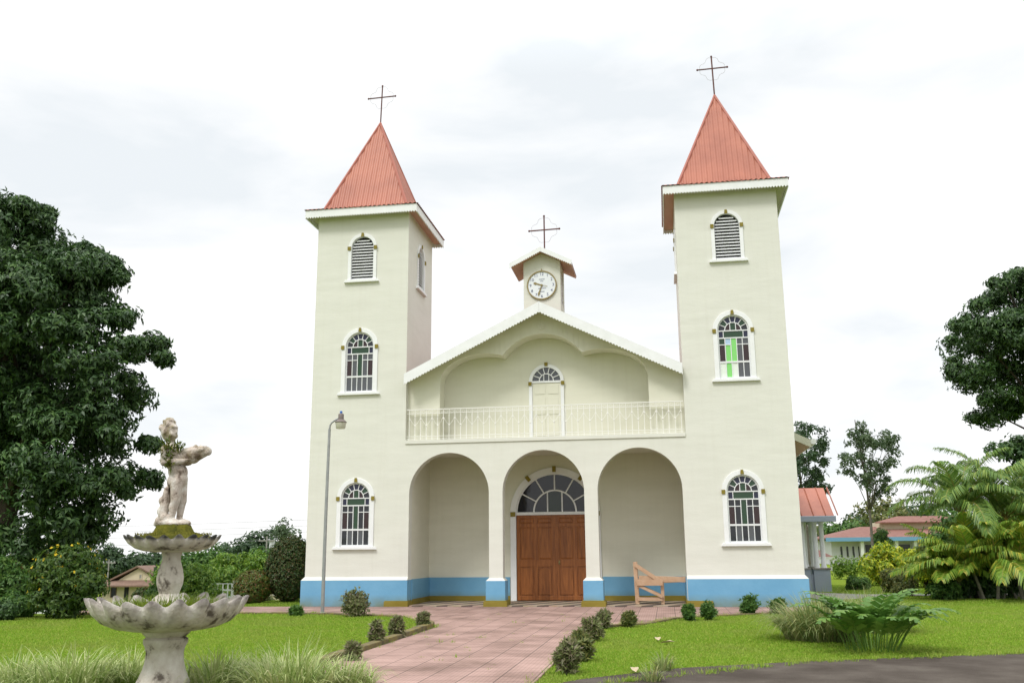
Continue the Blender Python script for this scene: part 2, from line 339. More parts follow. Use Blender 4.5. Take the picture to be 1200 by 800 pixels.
# kerbs (mossy brick) along the lawn edges
M['kerb'] = mat('mossy_kerb', (.10, .085, .05), (.17, .14, .06), .95, 5, .6, 30, c3=(.20, .16, .03))
def kerb(pts, wd, h, label, name='kerb'):
    mb = MB()
    for (x0, y0), (x1, y1) in zip(pts[:-1], pts[1:]):
        d = Vector((x1-x0, y1-y0)).normalized(); n_ = Vector((-d.y, d.x))*wd/2; L_ = Vector((x1-x0, y1-y0)).length
        k = max(1, int(L_/.5))
        for i in range(k):
            a = Vector((x0, y0))+d*(L_*i/k+.004); b = Vector((x0, y0))+d*(L_*(i+1)/k-.004); dz = random.uniform(-.012, .012); w0 = random.uniform(-.012, .012)
            q = [a-n_, b-n_, b+n_, a+n_]
            q = [(p.x+w0, p.y, -.05) for p in q]+[(p.x+w0, p.y, h+dz) for p in q]
            mb.add(q, [(3, 2, 1, 0), (4, 5, 6, 7)]+[(j, (j+1) % 4, 4+(j+1) % 4, 4+j) for j in range(4)])
    o = mb.build(name, M['kerb'], bevel=.012)
    return tag(o, label, 'kerb')
kerb([(-1.42, -13.4), (-1.42, -7.3), (-1.56, -6.65), (-2.0, -5.6)], .16, .11, 'dark mossy brick kerb between left lawn and pink path')
kerb([(-2.95, -4.02), (-5.2, -3.07), (-7.2, -2.87), (-12.4, -3.3)], .12, .05, 'low dark kerb where left lawn meets the church walkway')
kerb([(2.1, -6.72), (2.82, -6.0), (3.82, -3.82), (6.65, -1.87), (8.3, -1.42)], .12, .05, 'low dark kerb along front walkway above right lawn')
# ------------------------------------------------------------------ the church
A, TW, TD, ZE = 4.05, 2.93, 2.94, 11.92        # half gap between towers, tower width, depth, eave height
church = thing('church', 'cream church with two red spired towers, arched porch and blue base', 'church')
fr = lambda y: (lambda u, d, v: (u, y-d, v))    # front plane: d grows towards the camera
def arch_poly(cx, hw, zb, zs, r=None, n=24, sag=1.0):
    r = r or hw
    return [(cx-hw, zb)]+[(cx-hw*cos(pi*i/n), zs+r*sag*sin(pi*i/n)) for i in range(n+1)]+[(cx+hw, zb)]
def arc_band(mb, cx, zs, r0, r1, d0, d1, fn, mi=0, n=24, a0=0, a1=pi):
    o = [(cx+r1*cos(a0+(a1-a0)*i/n), zs+r1*sin(a0+(a1-a0)*i/n)) for i in range(n+1)]
    q = [(cx+r0*cos(a0+(a1-a0)*i/n), zs+r0*sin(a0+(a1-a0)*i/n)) for i in range(n+1)]
    return mb.plate(o+q[::-1], [], d0, d1, fn, mi)
def bar(mb, p0, p1, wd, d0, d1, fn, mi=0):
    a = Vector(p0); b = Vector(p1); t = (b-a).normalized(); n_ = Vector((-t.y, t.x))*wd/2
    return mb.plate([tuple(a-n_), tuple(b-n_), tuple(b+n_), tuple(a+n_)], [], d0, d1, fn, mi)

# towers ---------------------------------------------------------------
WIN = [(1.69, 3.08, .44), (6.20, 7.60, .44), (9.70, 10.74, .355)]
for s in (-1, 1):
    x0, x1 = sorted((s*A, s*(A+TW))); cx = (x0+x1)/2
    mb = MB()
    holes = [arch_poly(cx, r+.02, zb, zs) for zb, zs, r in WIN]
    mb.plate([(x0, -.05), (x1, -.05), (x1, ZE-.02), (x0, ZE-.02)], holes, 0, -.25, fr(0))
    side = lambda xx: (lambda u, d, v: (xx+d, u, v))
    lv = arch_poly(1.47, .375, 9.70, 10.74)
    for xe, sg in ((x0, 1), (x1, -1)):
        inner = (s < 0) == (xe == x1)
        mb.plate([(.25, -.05), (TD-.25, -.05), (TD-.25, ZE-.02), (.25, ZE-.02)], [lv] if inner else [], 0, sg*.25, side(xe))
    mb.plate([(x0, -.05), (x1, -.05), (x1, ZE-.02), (x0, ZE-.02)], [], 0, .25, fr(TD))
    # a ceiling and a floor keep the belfry dark
    mb.box(x0+.25, x1-.25, .25, TD-.25, ZE-.3, ZE-.2)
    mb.build('tower_wall', M['cream'], church)
    # blue plinth with chamfered cream cap; the inner flank is left to the porch
    xo, xi = s*(A+TW+.085), s*3.90
    a, b = sorted((xo, xi)); yb = TD+.085
    mb = MB(); mb.box(a, b, -.085, .33, -.05, .75, 0)
    c_, d_ = sorted((xo, s*(A+TW-.05))); mb.box(c_, d_, .33, yb, -.05, .75, 0)
    mb.frustum((a, b, -.085, .33), ((a+.004 if s > 0 else x0-.004), (x1+.004 if s > 0 else b-.004), -.004, .33), .752, .845, 1)
    mb.frustum((c_, d_, .333, yb), ((c_, d_-.081, .333, yb) if s > 0 else (c_+.081, d_, .333, yb)), .752, .845, 1)
    pl = mb.build('plinth', [M['blue'], M['cream']], church)
    ob = MB(); e0, e1 = sorted((s*3.86, s*4.56)); ob.box(e0, e1, -.15, .34, -.05, .165); ob.box(e0+.012, e1-.012, -.135, .335, .165, .19)
    ob.build('olive_base', M['olive'], pl, bevel=.008)

    # roof: flared skirt + steep corrugated pyramid, fascias, soffit, cross
    cy = TD/2; H = TW/2+.325; hb, zb_, za = 1.33, 12.14, 15.60
    mb = MB()
    P = lambda h, z: [(cx-h, cy-h, z), (cx+h, cy-h, z), (cx+h, cy+h, z), (cx-h, cy+h, z)]
    n = 17
    def corr_face(q0, q1, t0, t1, k, amp):      # corrugated strip between edge q0-q1 (bottom) and t0-t1 (top)
        q0, q1, t0, t1 = map(Vector, (q0, q1, t0, t1)); nrm = (q1-q0).cross(t0-q0).normalized()
        full = (q1-q0).length; vs = []; fs = []
        cnt = 0
        for i in range(k*4+1):
            f = i/(k*4); ph = i % 4; hgt = amp if ph in (1, 2) else 0
            bpt = q0.lerp(q1, f)
            # ribs run straight up the slope: find where the vertical rib meets the hip
            if (t1-t0).length < .02: top = bpt+((t0-(q0+q1)/2))*(1-abs(2*f-1))
            else: top = t0.lerp(t1, f)
            vs += [bpt+nrm*hgt, top+nrm*hgt*.9]
        m_ = len(vs)//2
        fs = [(2*i, 2*i+2, 2*i+3, 2*i+1) for i in range(m_-1)]
        mb.add(vs, fs, 0)
    B, T0, E_ = P(hb, zb_), (cx, cy, za), P(H+.035, ZE+.04)
    for i in range(4):
        j = (i+1) % 4
        corr_face(B[i], B[j], T0, T0, n, .022); corr_face(E_[i], E_[j], P(hb+.02, zb_+.012)[i], P(hb+.02, zb_+.012)[j], 26, .016)
    rf = mb.build('tower_roof', M['redroof'], church)
    mb = MB()
    for i in range(4): mb.tube([Vector(B[i])+Vector((0, 0, .0)), Vector(T0)+Vector((0, 0, .01))], [.055, .04], 6)
    mb.lathe([(.075, za-.16), (.05, za+.0), (.02, za+.05)], 8, (cx, cy))
    mb.build('hip_cap', M['redtrim'], rf)
    mb = MB()
    def pleat(L0, L1, zt, zbm, tooth):
        k = max(2, int(round(abs(L1-L0)/tooth))); pts = [(L0, zt), (L1, zt)]
        for i in range(k, -1, -1):
            x = L0+(L1-L0)*i/k; pts.append((x, zbm))
            if i: pts.append((L0+(L1-L0)*(i-.5)/k, zbm+tooth*.6))
        return pts
    mb.plate(pleat(cx-H, cx+H, ZE+.03, ZE-.235, .084), [], 0, -.022, fr(cy-H))
    mb.plate(pleat(cx-H, cx+H, ZE+.03, ZE-.235, .084), [], 0, .022, fr(cy+H))
    for sx_ in (-1, 1):
        mb.plate(pleat(cy-H+.024, cy+H-.024, ZE+.03, ZE-.235, .084), [], 0, -sx_*.022, side(cx+sx_*H))
    mb.build('fascia', M['white'], rf)
    mb = MB()    # soffit boards: salmon on the inner overhang, cream elsewhere
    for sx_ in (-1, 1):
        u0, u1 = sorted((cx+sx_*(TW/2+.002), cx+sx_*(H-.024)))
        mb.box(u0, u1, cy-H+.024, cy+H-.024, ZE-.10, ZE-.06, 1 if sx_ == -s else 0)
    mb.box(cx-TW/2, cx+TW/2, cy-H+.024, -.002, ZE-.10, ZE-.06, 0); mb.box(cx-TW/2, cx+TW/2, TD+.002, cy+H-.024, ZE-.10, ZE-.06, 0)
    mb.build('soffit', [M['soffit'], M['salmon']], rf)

def wire_cross(parent, x, y, zb, zt, zc, arm, lean=0.):
    mb = MB(); dx = lean
    mb.tube([(x, y, zb), (x+dx, y, zt)], .024, 6); xc = x+dx*(zc-zb)/(zt-zb)
    mb.tube([(xc-arm, y, zc), (xc+arm, y, zc+.02)], .022, 6)
    for q in ((xc-arm, zc), (xc+arm, zc+.02), (x+dx, zt)): mb.ball((q[0], y, q[1]), .036, 6, 4)
    o = mb.build('cross', M['iron'], parent)
    mb = MB(); r = arm*.8; pts = []
    for i in range(49):
        a = 2*pi*i/48; rr = r*(1+.10*cos(4*a))*(1-.06*cos(8*a)); pts.append((xc+rr*cos(a), y, zc+rr*sin(a)))
    mb.tube(pts, .0045, 4); mb.build('light_string', M['ironlt'], o)
for s, lean in ((-1, .04), (1, -.03)):
    wire_cross(church, s*(A+TW/2), TD/2, 15.55, 16.98, 16.55, .47, lean)

# windows ---------------------------------------------------------------
def window(cx, zb, zs, r, fn, kind, seed=0, surround=.125):
    """arched window; fn(u, d, v), d = distance out from the wall face"""
    rg = random.Random(seed)
    mb = MB(); ro = r+surround
    mb.plate(arch_poly(cx, ro, zb, zs), [arch_poly(cx, r, zb+.001, zs)[0:]] if False else [], -.02, .035, fn) if False else None
    outer = arch_poly(cx, ro, zb, zs); inner = arch_poly(cx, r, zb, zs)
    mb.plate(outer+inner[::-1], [], -.10, .035, fn)
    root = mb.build('window', M['white'], church, bevel=.006)
    MB().plate([(cx-ro-.10, zb-.085), (cx+ro+.10, zb-.085), (cx+ro+.06, zb-.002), (cx-ro-.06, zb-.002)], [], -.02, .085, fn).build('sill', M['white'], root, bevel=.008)
    for nm, u, v, a in (('keystone', cx, zs+ro-.05, .048), ('impost', cx-ro+.035, zs-.02, .05), ('impost', cx+ro-.035, zs-.02, .05)):
        q = [(u-a, v-.058), (u+a, v-.058), (u+a*(1.0 if nm == 'impost' else .7), v+.058), (u-a*(1.0 if nm == 'impost' else .7), v+.058)]
        MB().plate(q, [], .0355, .062, fn).build(nm, M['olive'], root)
    if kind == 'louvre':
        mb = MB(); z = zb+.05
        while z < zs+r-.05:
            hw = r-.004 if z+.05 < zs else sqrt(max(0, r*r-max(0, z+.05-zs)**2))-.006
            if hw > .04:
                vs = [fn(cx+u, d, v) for u in (-hw, hw) for d, v in ((-.015, z-.028), (-.015, z-.010), (-.12, z+.058), (-.12, z+.040))]
                mb.add(vs, [(0, 1, 2, 3), (4, 7, 6, 5), (0, 4, 5, 1), (1, 5, 6, 2), (2, 6, 7, 3), (3, 7, 4, 0)])
            z += .094
        mb.build('louvre', M['white'], root)
        MB().plate(arch_poly(cx, r+.015, zb, zs), [], -.17, -.15, fn).build('louvre_dark', M['dark'], root)  # dark sheet standing in for the unlit belfry behind the slats
        return root
    mb = MB(); H_ = zs-zb; ft = .022
    D0, D1 = -.075, -.03
    arc_band(mb, cx, zs, r-.038, r+.004, D0, D1+.006, fn)                       # inner frame
    for sx_ in (-1, 1): bar(mb, (cx+sx_*(r-.018), zb), (cx+sx_*(r-.018), zs), .042, D0, D1+.006, fn)
    ri = .52*r; cw = 2*(r-.04)/5
    def hb(v, t=ft, e=.0, u0=-r+.035, u1=r-.035): bar(mb, (cx+u0, v), (cx+u1, v), t, D0, D1+e, fn)
    arc_band(mb, cx, zs, ri-.012, ri+.012, D0, D1+.002, fn)
    for i in range(1, 7):
        a = pi*i/7; bar(mb, (cx+ri*cos(a), zs+ri*sin(a)), (cx+(r-.03)*cos(a), zs+(r-.03)*sin(a)), ft*.9, D0, D1, fn)
    for u in (-cw/2, cw/2): bar(mb, (cx+u, zs), (cx+u, zs+sqrt(ri*ri-u*u)), ft*.9, D0, D1, fn)
    v0, v1, v2, v3 = zs-.01, zs-.01-.15*H_, zs-.295*H_, zs-.655*H_
    hb(v0, .03, .004); hb(v1, .034, .004); hb(v3, .05, .004); hb(zb+.025, .05, .004)
    for sx_ in (-1, 1): bar(mb, (cx+sx_*1.72*cw, v1), (cx+sx_*1.72*cw, v0), ft*.9, D0, D1, fn)
    for u in (-1.5, -.5, .5, 1.5): bar(mb, (cx+u*cw, zb+.03), (cx+u*cw, v1), ft, D0, D1, fn)
    for u0, u1 in ((-2.5, -.5), (.5, 2.5)): hb(v2, ft, .002, u0*cw, u1*cw)
    mb.build('muntin', M['muntin'], root)
    mb = MB(); dp = (-.052, -.046); G, BL, MR, GY_, DK, BR, SK, PA = range(8)
    def pane(q, mi): mb.plate(q, [], dp[0], dp[1], fn, mi)
    for i in range(7):
        a0, a1 = pi*i/7, pi*(i+1)/7
        arc_band(mb, cx, zs, ri, r-.02, dp[0], dp[1], fn, [DK, G, BL, BL, BL, G, DK][i] if kind != 'plain' else DK, 5, a0, a1)
    for (u0, u1), mi in zip(((-ri, -cw/2), (-cw/2, cw/2), (cw/2, ri)), (MR, G, MR)):
        k = 5; us = [u0+(u1-u0)*i/k for i in range(k+1)]
        pane([(cx+u0, zs)]+[(cx+u, zs+sqrt(max(0, ri*ri-u*u))) for u in us]+[(cx+u1, zs)], mi)
    lo, hi = cx-r+.01, cx+r-.01
    pane([(lo, v1), (cx-1.72*cw, v1), (cx-1.72*cw, v0), (lo, v0)], BL); pane([(cx+1.72*cw, v1), (hi, v1), (hi, v0), (cx+1.72*cw, v0)], BL)
    pane([(cx-1.72*cw, v1), (cx+1.72*cw, v1), (cx+1.72*cw, v0), (cx-1.72*cw, v0)], G)
    top = [GY_, GY_, None, GY_, GY_]; tall = [MR, GY_, G, GY_, MR]; bot = [GY_]*5
    if kind == 'dim': top = [DK, DK, None, DK, DK]; tall = [MR, DK, G, DK, MR]; bot = [DK, GY_, DK, GY_, DK]
    if kind == 'lit': top = [G, SK, None, GY_, GY_]; tall = [MR, BR, BR, GY_, MR]; bot = [PA, BR, PA, GY_, GY_]  # light through from the window behind is put into these pane colours
    for i in range(5):
        a, b = cx+(i-2.5)*cw, cx+(i-1.5)*cw
        if i == 0: a = lo
        if i == 4: b = hi
        if i == 2: pane([(a, v3), (b, v3), (b, v1), (a, v1)], tall[2])
        else: pane([(a, v2), (b, v2), (b, v1), (a, v1)], top[i]); pane([(a, v3), (b, v3), (b, v2), (a, v2)], tall[i])
        pane([(a, zb), (b, zb), (b, v3), (a, v3)], bot[i])
    mb.build('pane', GL, root)
    return root
for s in (-1, 1):
    cx = s*(A+TW/2)
    window(cx, WIN[0][0], WIN[0][1], .44, fr(0), 'dim', 1)
    window(cx, WIN[1][0], WIN[1][1], .44, fr(0), 'lit' if s > 0 else 'grey', 2)
    window(cx, WIN[2][0], WIN[2][1], .355, fr(0), 'louvre', surround=.10)
    window(1.47, 9.70, 10.74, .355, (lambda u, d, v, s=s: (s*(A-d), u, v)), 'louvre', surround=.10)

# porch front with three arches ------------------------------------------
def arch_run(cx, hw, zs, n=28): return [(cx-hw, -.05)]+[(cx-hw*cos(pi*i/n), zs+hw*sin(pi*i/n)) for i in range(n+1)]+[(cx+hw, -.05)]
outl = [(-A, -.05)]
for cx, hw, zs in ((-2.735, 1.175, 3.15), (0, 1.165, 3.175), (2.715, 1.175, 3.165)): outl += arch_run(cx, hw, zs)
outl += [(A, -.05), (A, 4.60), (-A, 4.60)]
mb = MB(); mb.plate(outl, [], 0, -.34, fr(0))
mb.build('porch_wall', M['cream'], church)
# balcony slab with a thin drip edge
mb = MB(); mb.box(-A+.002, A-.002, -.03, 1.0, 4.603, 4.72)
mb.build('balcony_floor', M['cream'], church, bevel=.01)
mb = MB()       # porch ceiling, side and back walls
mb.box(-A+.002, A-.002, .342, 2.40, 4.42, 4.55)
for s in (-1, 1): a, b = sorted((s*3.91, s*(A-.002))); mb.box(a, b, .342, 2.40, .76, 4.418)
door_hole = arch_poly(.05, 1.21, .0, 2.66)
mb.plate([(-A+.002, -.04), (A-.002, -.04), (A-.002, 4.55), (-A+.002, 4.55)], [[(u, max(v, .0)) for u, v in door_hole]], 0, -.2, fr(2.402))
mb.build('porch_lining', M['gable'], church)
for s, xe in ((-1, -1.36), (1, 1.46)):
    xy = lambda u, d, v: (u, v, d)
    L3 = [(s*(A-.002), .342), (s*(A-.002), 2.40), (xe, 2.40), (xe, 2.36), (s*3.87, 2.36), (s*3.87, .342)]
    dd = MB().plate(L3, [], 0, .757, xy).build('dado', M['blue'], church)
    L3 = [(s*3.868, .345), (s*3.868, 2.358), (xe-s*.01, 2.358), (xe-s*.01, 2.335), (s*3.845, 2.335), (s*3.845, .345)]
    MB().plate(L3, [], 0, .21, xy).build('olive_base', M['olive'], dd)
for cx in (-1.365, 1.355):
    mb = MB(); mb.box(cx-.275, cx+.275, -.085, .40, -.05, .72, 0)
    mb.frustum((cx-.275, cx+.275, -.085, .40), (cx-.196, cx+.196, -.004, .343), .722, .80, 1)
    pd = mb.build('pillar_plinth', [M['blue'], M['cream']], church, bevel=.008)
    mb = MB(); mb.box(cx-.335, cx+.335, -.15, .46, -.05, .165); mb.box(cx-.31, cx+.31, -.125, .435, .165, .195)
    mb.build('olive_base', M['olive'], pd, bevel=.008)
def striped():
    m = bpy.data.materials.new('striped_tiles'); m.use_nodes = True; t = m.node_tree; L = t.links.new; p = t.nodes['Principled BSDF']; p.inputs['Roughness'].default_value = .9; p.inputs['Specular IOR Level'].default_value = .05
    tc = t.nodes.new('ShaderNodeTexCoord'); mp = t.nodes.new('ShaderNodeMapping'); mp.inputs['Rotation'].default_value = (0, 0, radians(28)); L(tc.outputs['Object'], mp.inputs[0])
    wv = t.nodes.new('ShaderNodeTexWave'); wv.inputs['Scale'].default_value = .5; wv.bands_direction = 'X'; L(mp.outputs[0], wv.inputs['Vector'])
    r = t.nodes.new('ShaderNodeValToRGB'); r.color_ramp.interpolation = 'CONSTANT'; e = r.color_ramp.elements
    e[0].color = (.15, .12, .10, 1); e[1].position = .42; e[1].color = (.44, .35, .26, 1); L(wv.outputs['Fac'], r.inputs[0])
    n = t.nodes.new('ShaderNodeTexNoise'); n.inputs['Scale'].default_value = 5; L(tc.outputs['Object'], n.inputs[0])
    mu = t.nodes.new('ShaderNodeMixRGB'); mu.blend_type = 'MULTIPLY'; mu.inputs[0].default_value = .4; L(r.outputs[0], mu.inputs[1]); L(n.outputs['Color'], mu.inputs[2]); L(mu.outputs[0], p.inputs['Base Color'])
    return m
M['stripes'] = striped()
MB().box(-3.845, 3.845, -.08, 2.40, -.05, .06).build('porch_floor', M['stripes'], church)

# main door -------------------------------------------------------------
DX, DY = .05, 2.402
f2 = fr(DY)
mb = MB(); o_ = arch_poly(DX, 1.385, .06, 2.66, n=36); i_ = arch_poly(DX, 1.205, .06, 2.66, n=36)
mb.plate(o_+i_[::-1], [], -.12, .055, f2)
dr = mb.build('main_door', M['white'], church, bevel=.008)
mb = MB(); mb.box(DX-1.203, DX+1.203, DY-.055, DY+.06, 2.60, 2.69); mb.build('transom', M['white'], dr, bevel=.006)
for a, nm in ((90, 'keystone'), (128, 'keystone'), (52, 'keystone')):
    an = radians(a); u, v = DX+1.33*cos(an), 2.66+1.33*sin(an); mb = MB()
    bar(mb, (u-.09*cos(an), v-.09*sin(an)), (u+.09*cos(an), v+.09*sin(an)), .11, .056, .085, f2); mb.build(nm, M['olive'], dr)
for sx_ in (-1, 1):
    MB().box(DX+sx_*1.30-.075, DX+sx_*1.30+.075, DY-.085, DY-.056, 2.56, 2.70).build('impost', M['olive'], dr)
for sx_ in (-1, 1):
    mb = MB(); a, b = sorted((DX+sx_*.006, DX+sx_*1.20)); y0, y1 = DY+.0, DY+.05
    mb.box(a, b, y0+.02, y1, .075, 2.597)
    w_ = b-a
    for (v0, v1) in ((.075, .20), (1.06, 1.26), (2.24, 2.34), (2.52, 2.597)): mb.box(a, b, y0-.003, y0+.019, v0, v1)
    for u0, u1 in ((0, .10), (w_/2-.055, w_/2+.055), (w_-.10, w_)):
        for v0, v1 in ((.2, 1.06), (1.26, 2.24), (2.34, 2.52)): mb.box(a+u0, a+u1, y0-.003, y0+.019, v0, v1)
    for u0, u1 in ((.10, w_/2-.055), (w_/2+.055, w_-.10)):          # raised fields
        for v0, v1 in ((1.26, 2.24), (2.34, 2.52)):
            q = .045 if v1 > 2.5 else .06
            mb.add([(a+u0+g, y, v) for g, y, v in ((q, y0+.004, v0+q), (q, y0+.004, v1-q))]+[(a+u1-q, y0+.004, v1-q), (a+u1-q, y0+.004, v0+q)]+[(a+u0+.02, y0+.0195, v0+.02), (a+u0+.02, y0+.0195, v1-.02), (a+u1-.02, y0+.0195, v1-.02), (a+u1-.02, y0+.0195, v0+.02)],
                   [(0, 1, 2, 3)]+[(i, (i+1) % 4, 4+(i+1) % 4, 4+i) for i in range(4)])
        um, hw = a+(u0+u1)/2, (u1-u0)/2-.035
        mb.plate(arch_poly(um, hw, .24, 1.03-hw, n=12), [], 0.02, -.003, lambda u, d, v: (u, y0+.0+d, v))
    mb.build('door_leaf', M['door'], dr, bevel=.004)
MB().box(DX-.03, DX+.03, DY-.016, DY-.004, .08, 2.595).build('door_strip', M['door'], dr)
mb = MB(); mb.box(DX+.09, DX+.13, DY-.03, DY-.004, 1.12, 1.24); mb.ball((DX+.11, DY-.05, 1.17), .028, 8, 6); mb.build('door_handle', M['brass'], dr)
mb = MB(); arc_band(mb, DX, 2.66, 1.165, 1.207, -.05, .01, f2, n=36); arc_band(mb, DX, 2.69, .63, .675, -.05, .008, f2, n=30)
for i in range(1, 6): a = pi*i/6; bar(mb, (DX+.66*cos(a), 2.68+.66*sin(a)), (DX+1.18*cos(a), 2.66+1.18*sin(a)), .036, -.05, .004, f2)
for u in (-.225, .225): bar(mb, (DX+u, 2.688), (DX+u, 2.69+sqrt(.64**2-u*u)), .036, -.05, .006, f2)
mb.build('fanlight_muntin', M['white'], dr)
mb = MB()
for i in range(6): arc_band(mb, DX, 2.66, .645, 1.19, -.032, -.026, f2, (4, 4, 4, 4, 4, 4)[i], 8, pi*i/6, pi*(i+1)/6)
for (u0, u1), mi in zip(((-.645, -.225), (-.225, .225), (.225, .645)), (2, 0, 2)):
    us = [u0+(u1-u0)*i/8 for i in range(9)]; mb.plate([(DX+u0, 2.66)]+[(DX+u, 2.66+sqrt(max(0, .645**2-u*u))) for u in us]+[(DX+u1, 2.66)], [], -.032, -.026, f2, 4 if mi == 2 else 0)
mb.build('fanlight_pane', [glass('fan_green', (.018, .03, .022)), GL[1], glass('fan_maroon', (.04, .02, .018)), GL[3], glass('fan_dark', (.016, .018, .024), .06)], dr)

# gable: three-lobed recess over the balcony --------------------------------
zt = lambda x: 8.57-.494*abs(x)
lobe = [(-3.07, 4.722)]
for i in range(17): a = pi-radians(116)*i/16; lobe.append((-1.75+1.32*cos(a), 6.44+.83*sin(a)))
cen = []
x_c = -lobe[-1][0]; z_c = lobe[-1][1]; sag = 7.79-z_c; Rr = (x_c**2+sag**2)/(2*sag); zc0 = 7.79-Rr; a_ = math.asin(x_c/Rr)
for i in range(1, 24): a = -a_+2*a_*i/24; cen.append((Rr*sin(a), zc0+Rr*cos(a)))
outl = [(-A+.002, 4.722)]+lobe+cen+[(-x, z) for x, z in lobe[::-1]]+[(A-.002, 4.722), (A-.002, zt(A)-.05), (0, zt(0)-.05), (-A+.002, zt(A)-.05)]
mb = MB(); mb.plate(outl, [], 0, -.62, fr(.2))
gw = mb.build('gable_wall', M['gable'], church)
mb = MB()      # narrow vertical boards of the spandrel, shallow battens above the lobes
def lob_z(x):
    x = abs(x)
    if x < x_c: return zc0+sqrt(max(0, Rr*Rr-x*x))
    if x < 3.06: return 6.44+.83*sqrt(max(0, 1-((x-1.75)/1.32)**2))
    return 99
for i in range(-19, 20):
    mb = MB(); x = i*.155
    z0, z1 = max(lob_z(x-.01), lob_z(x+.01))+.03, zt(x)-.36
    if z1-z0 > .08: mb.box(x-.008, x+.008, .188, .1995, z0, z1); mb.build('batten', M['gable'], gw)
mb = MB()
mb.plate([(.1*cos(2*pi*i/16), 8.0+.1*sin(2*pi*i/16)) for i in range(16)], [], .008, .03, fr(.2))
for i in range(8): a = 2*pi*i/8; mb.ball((.062*cos(a), .168, 8.0+.062*sin(a)), (.024, .014, .024), 6, 4)
mb.ball((0, .166, 8.0), (.026, .016, .026), 6, 4)
mb.build('rosette', M['gable'], gw)
mb = MB(); mb.plate([(-A+.05, 4.722), (A-.05, 4.722), (A-.05, zt(A)-.2), (0, zt(0)-.2), (-A+.05, zt(A)-.2)], [], 0, -.2, fr(.825))
mb.build('recess_wall', M['gable'], church)
# balcony door
BX, BY = .05, .82; f3 = fr(BY)
mb = MB(); o_ = arch_poly(BX, .525, 4.724, 6.46); i_ = arch_poly(BX, .425, 4.724, 6.46); mb.plate(o_+i_[::-1], [], -.002, .05, f3)
bd = mb.build('balcony_door', M['white'], church, bevel=.006)
mb = MB(); mb.box(BX-.423, BX+.423, BY-.02, BY+.002, 4.724, 6.42)
for u0, u1 in ((-.36, -.04), (.04, .36)):
    for v0, v1 in ((4.84, 5.35), (5.47, 5.98), (6.08, 6.36)): mb.box(BX+u0, BX+u1, BY-.032, BY-.0205, v0, v1)
mb.build('door_leaf', M['gable'], bd, bevel=.005)
mb = MB(); mb.box(BX-.423, BX+.423, BY-.045, BY+.002, 6.423, 6.48); arc_band(mb, BX, 6.48, .20, .225, .012, .036, f3)
for i in range(1, 7): a = pi*i/7; bar(mb, (BX+.22*cos(a), 6.48+.22*sin(a)), (BX+.42*cos(a), 6.46+.42*sin(a)), .022, .012, .034, f3)
for u in (-.075, .075): bar(mb, (BX+u, 6.478), (BX+u, 6.67), .02, .012, .033, f3)
mb.build('fanlight_muntin', M['white'], bd)
mb = MB(); mb.plate(arch_poly(BX, .422, 6.48, 6.481), [], .006, .011, f3); mb.build('fanlight_pane', GL[3], bd)
for u, v in ((BX-.49, 6.40), (BX+.49, 6.40), (BX, 6.98)):
    MB().box(u-.05, u+.05, BY-.08, BY-.051, v-.055, v+.055).build('impost' if v < 6.6 else 'keystone', M['olive'], bd)

# balcony railing ------------------------------------------------------------
ra = MB(); y = .05; z0, z1 = 4.725, 5.62
for z, t in ((z1, .017), (z1-.115, .010), (4.83, .011), (4.765, .008)): ra.box(-A+.03, A-.03, y-t, y+t, z-t*.7, z+t*.7)
rl = ra.build('balcony_railing', M['whiteiron'], church)
N = 47
mb_b, mb_s = MB(), MB()
for i in range(N):
    x = -A+.10+(2*A-.20)*i/(N-1)
    b_ = MB(); b_.box(x-.0085, x+.0085, y-.0085, y+.0085, z0, z1)
    if i % 2 == 0: b_.ball((x, y, 5.33), .022, 6, 4)
    else: b_.ball((x, y, 5.14), .026, 6, 4); b_.ball((x, y, 5.42), .02, 6, 4)
    b_.ball((x, y, 4.86), .018, 6, 4)
    b_.build('baluster', M['whiteiron'], rl)
for i in range(1, N, 2):
    x = -A+.10+(2*A-.20)*i/(N-1); h_ = (2*A-.20)/(N-1)
    for sx_ in (-1, 1):
        mb_s.tube([(x, y, 5.14), (x+sx_*h_*.55, y, 5.25), (x+sx_*h_, y, 5.40)], .0065, 4)
        mb_s.tube([(x+sx_*h_*.5+.05*cos(a), y, 5.545+.035*sin(a)) for a in np.linspace(0, 2*pi, 9)], .005, 4)
mb_s.build('scrollwork', M['whiteiron'], rl)

# main roof -------------------------------------------------------------------
mb = MB(); mr_ = .494
def slope(sx_, xa, xb, y0, y1, off, th, mi=0):
    q = [(sx_*xa, y0, 8.6-mr_*xa+off), (sx_*xb, y0, 8.6-mr_*xb+off), (sx_*xb, y1, 8.6-mr_*xb+off), (sx_*xa, y1, 8.6-mr_*xa+off)]
    mb.add(q+[(x, y_, z-th) for x, y_, z in q], [(0, 1, 2, 3), (7, 6, 5, 4)]+[(i, (i+1) % 4, 4+(i+1) % 4, 4+i) for i in range(4)], mi)
for sx_ in (-1, 1):
    slope(sx_, 0.001, A-.004, -.30, TD+.004, .02, .06); slope(sx_, .001, 7.86, TD+.006, 26.0, .02, .06)
mroof = mb.build('main_roof', M['nave_roof'], church)
mb = MB()
for sx_ in (-1, 1):       # ribs of the sheeting on the long slopes
    for k in range(46):
        y_ = TD+.2+k*.5; a, b = .05, 7.86
        vs = [(sx_*x_, y_+d, 8.6-mr_*x_+.02+h_) for x_ in (a, b) for d, h_ in ((-.04, .001), (0, .035), (.04, .001))]
        mb.add(vs, [(0, 1, 4, 3), (1, 2, 5, 4)])
mb.tube([(0, TD+.3, 8.63), (0, 26, 8.63)], .09, 8)
mb.build('roof_rib', M['nave_roof'], mroof)
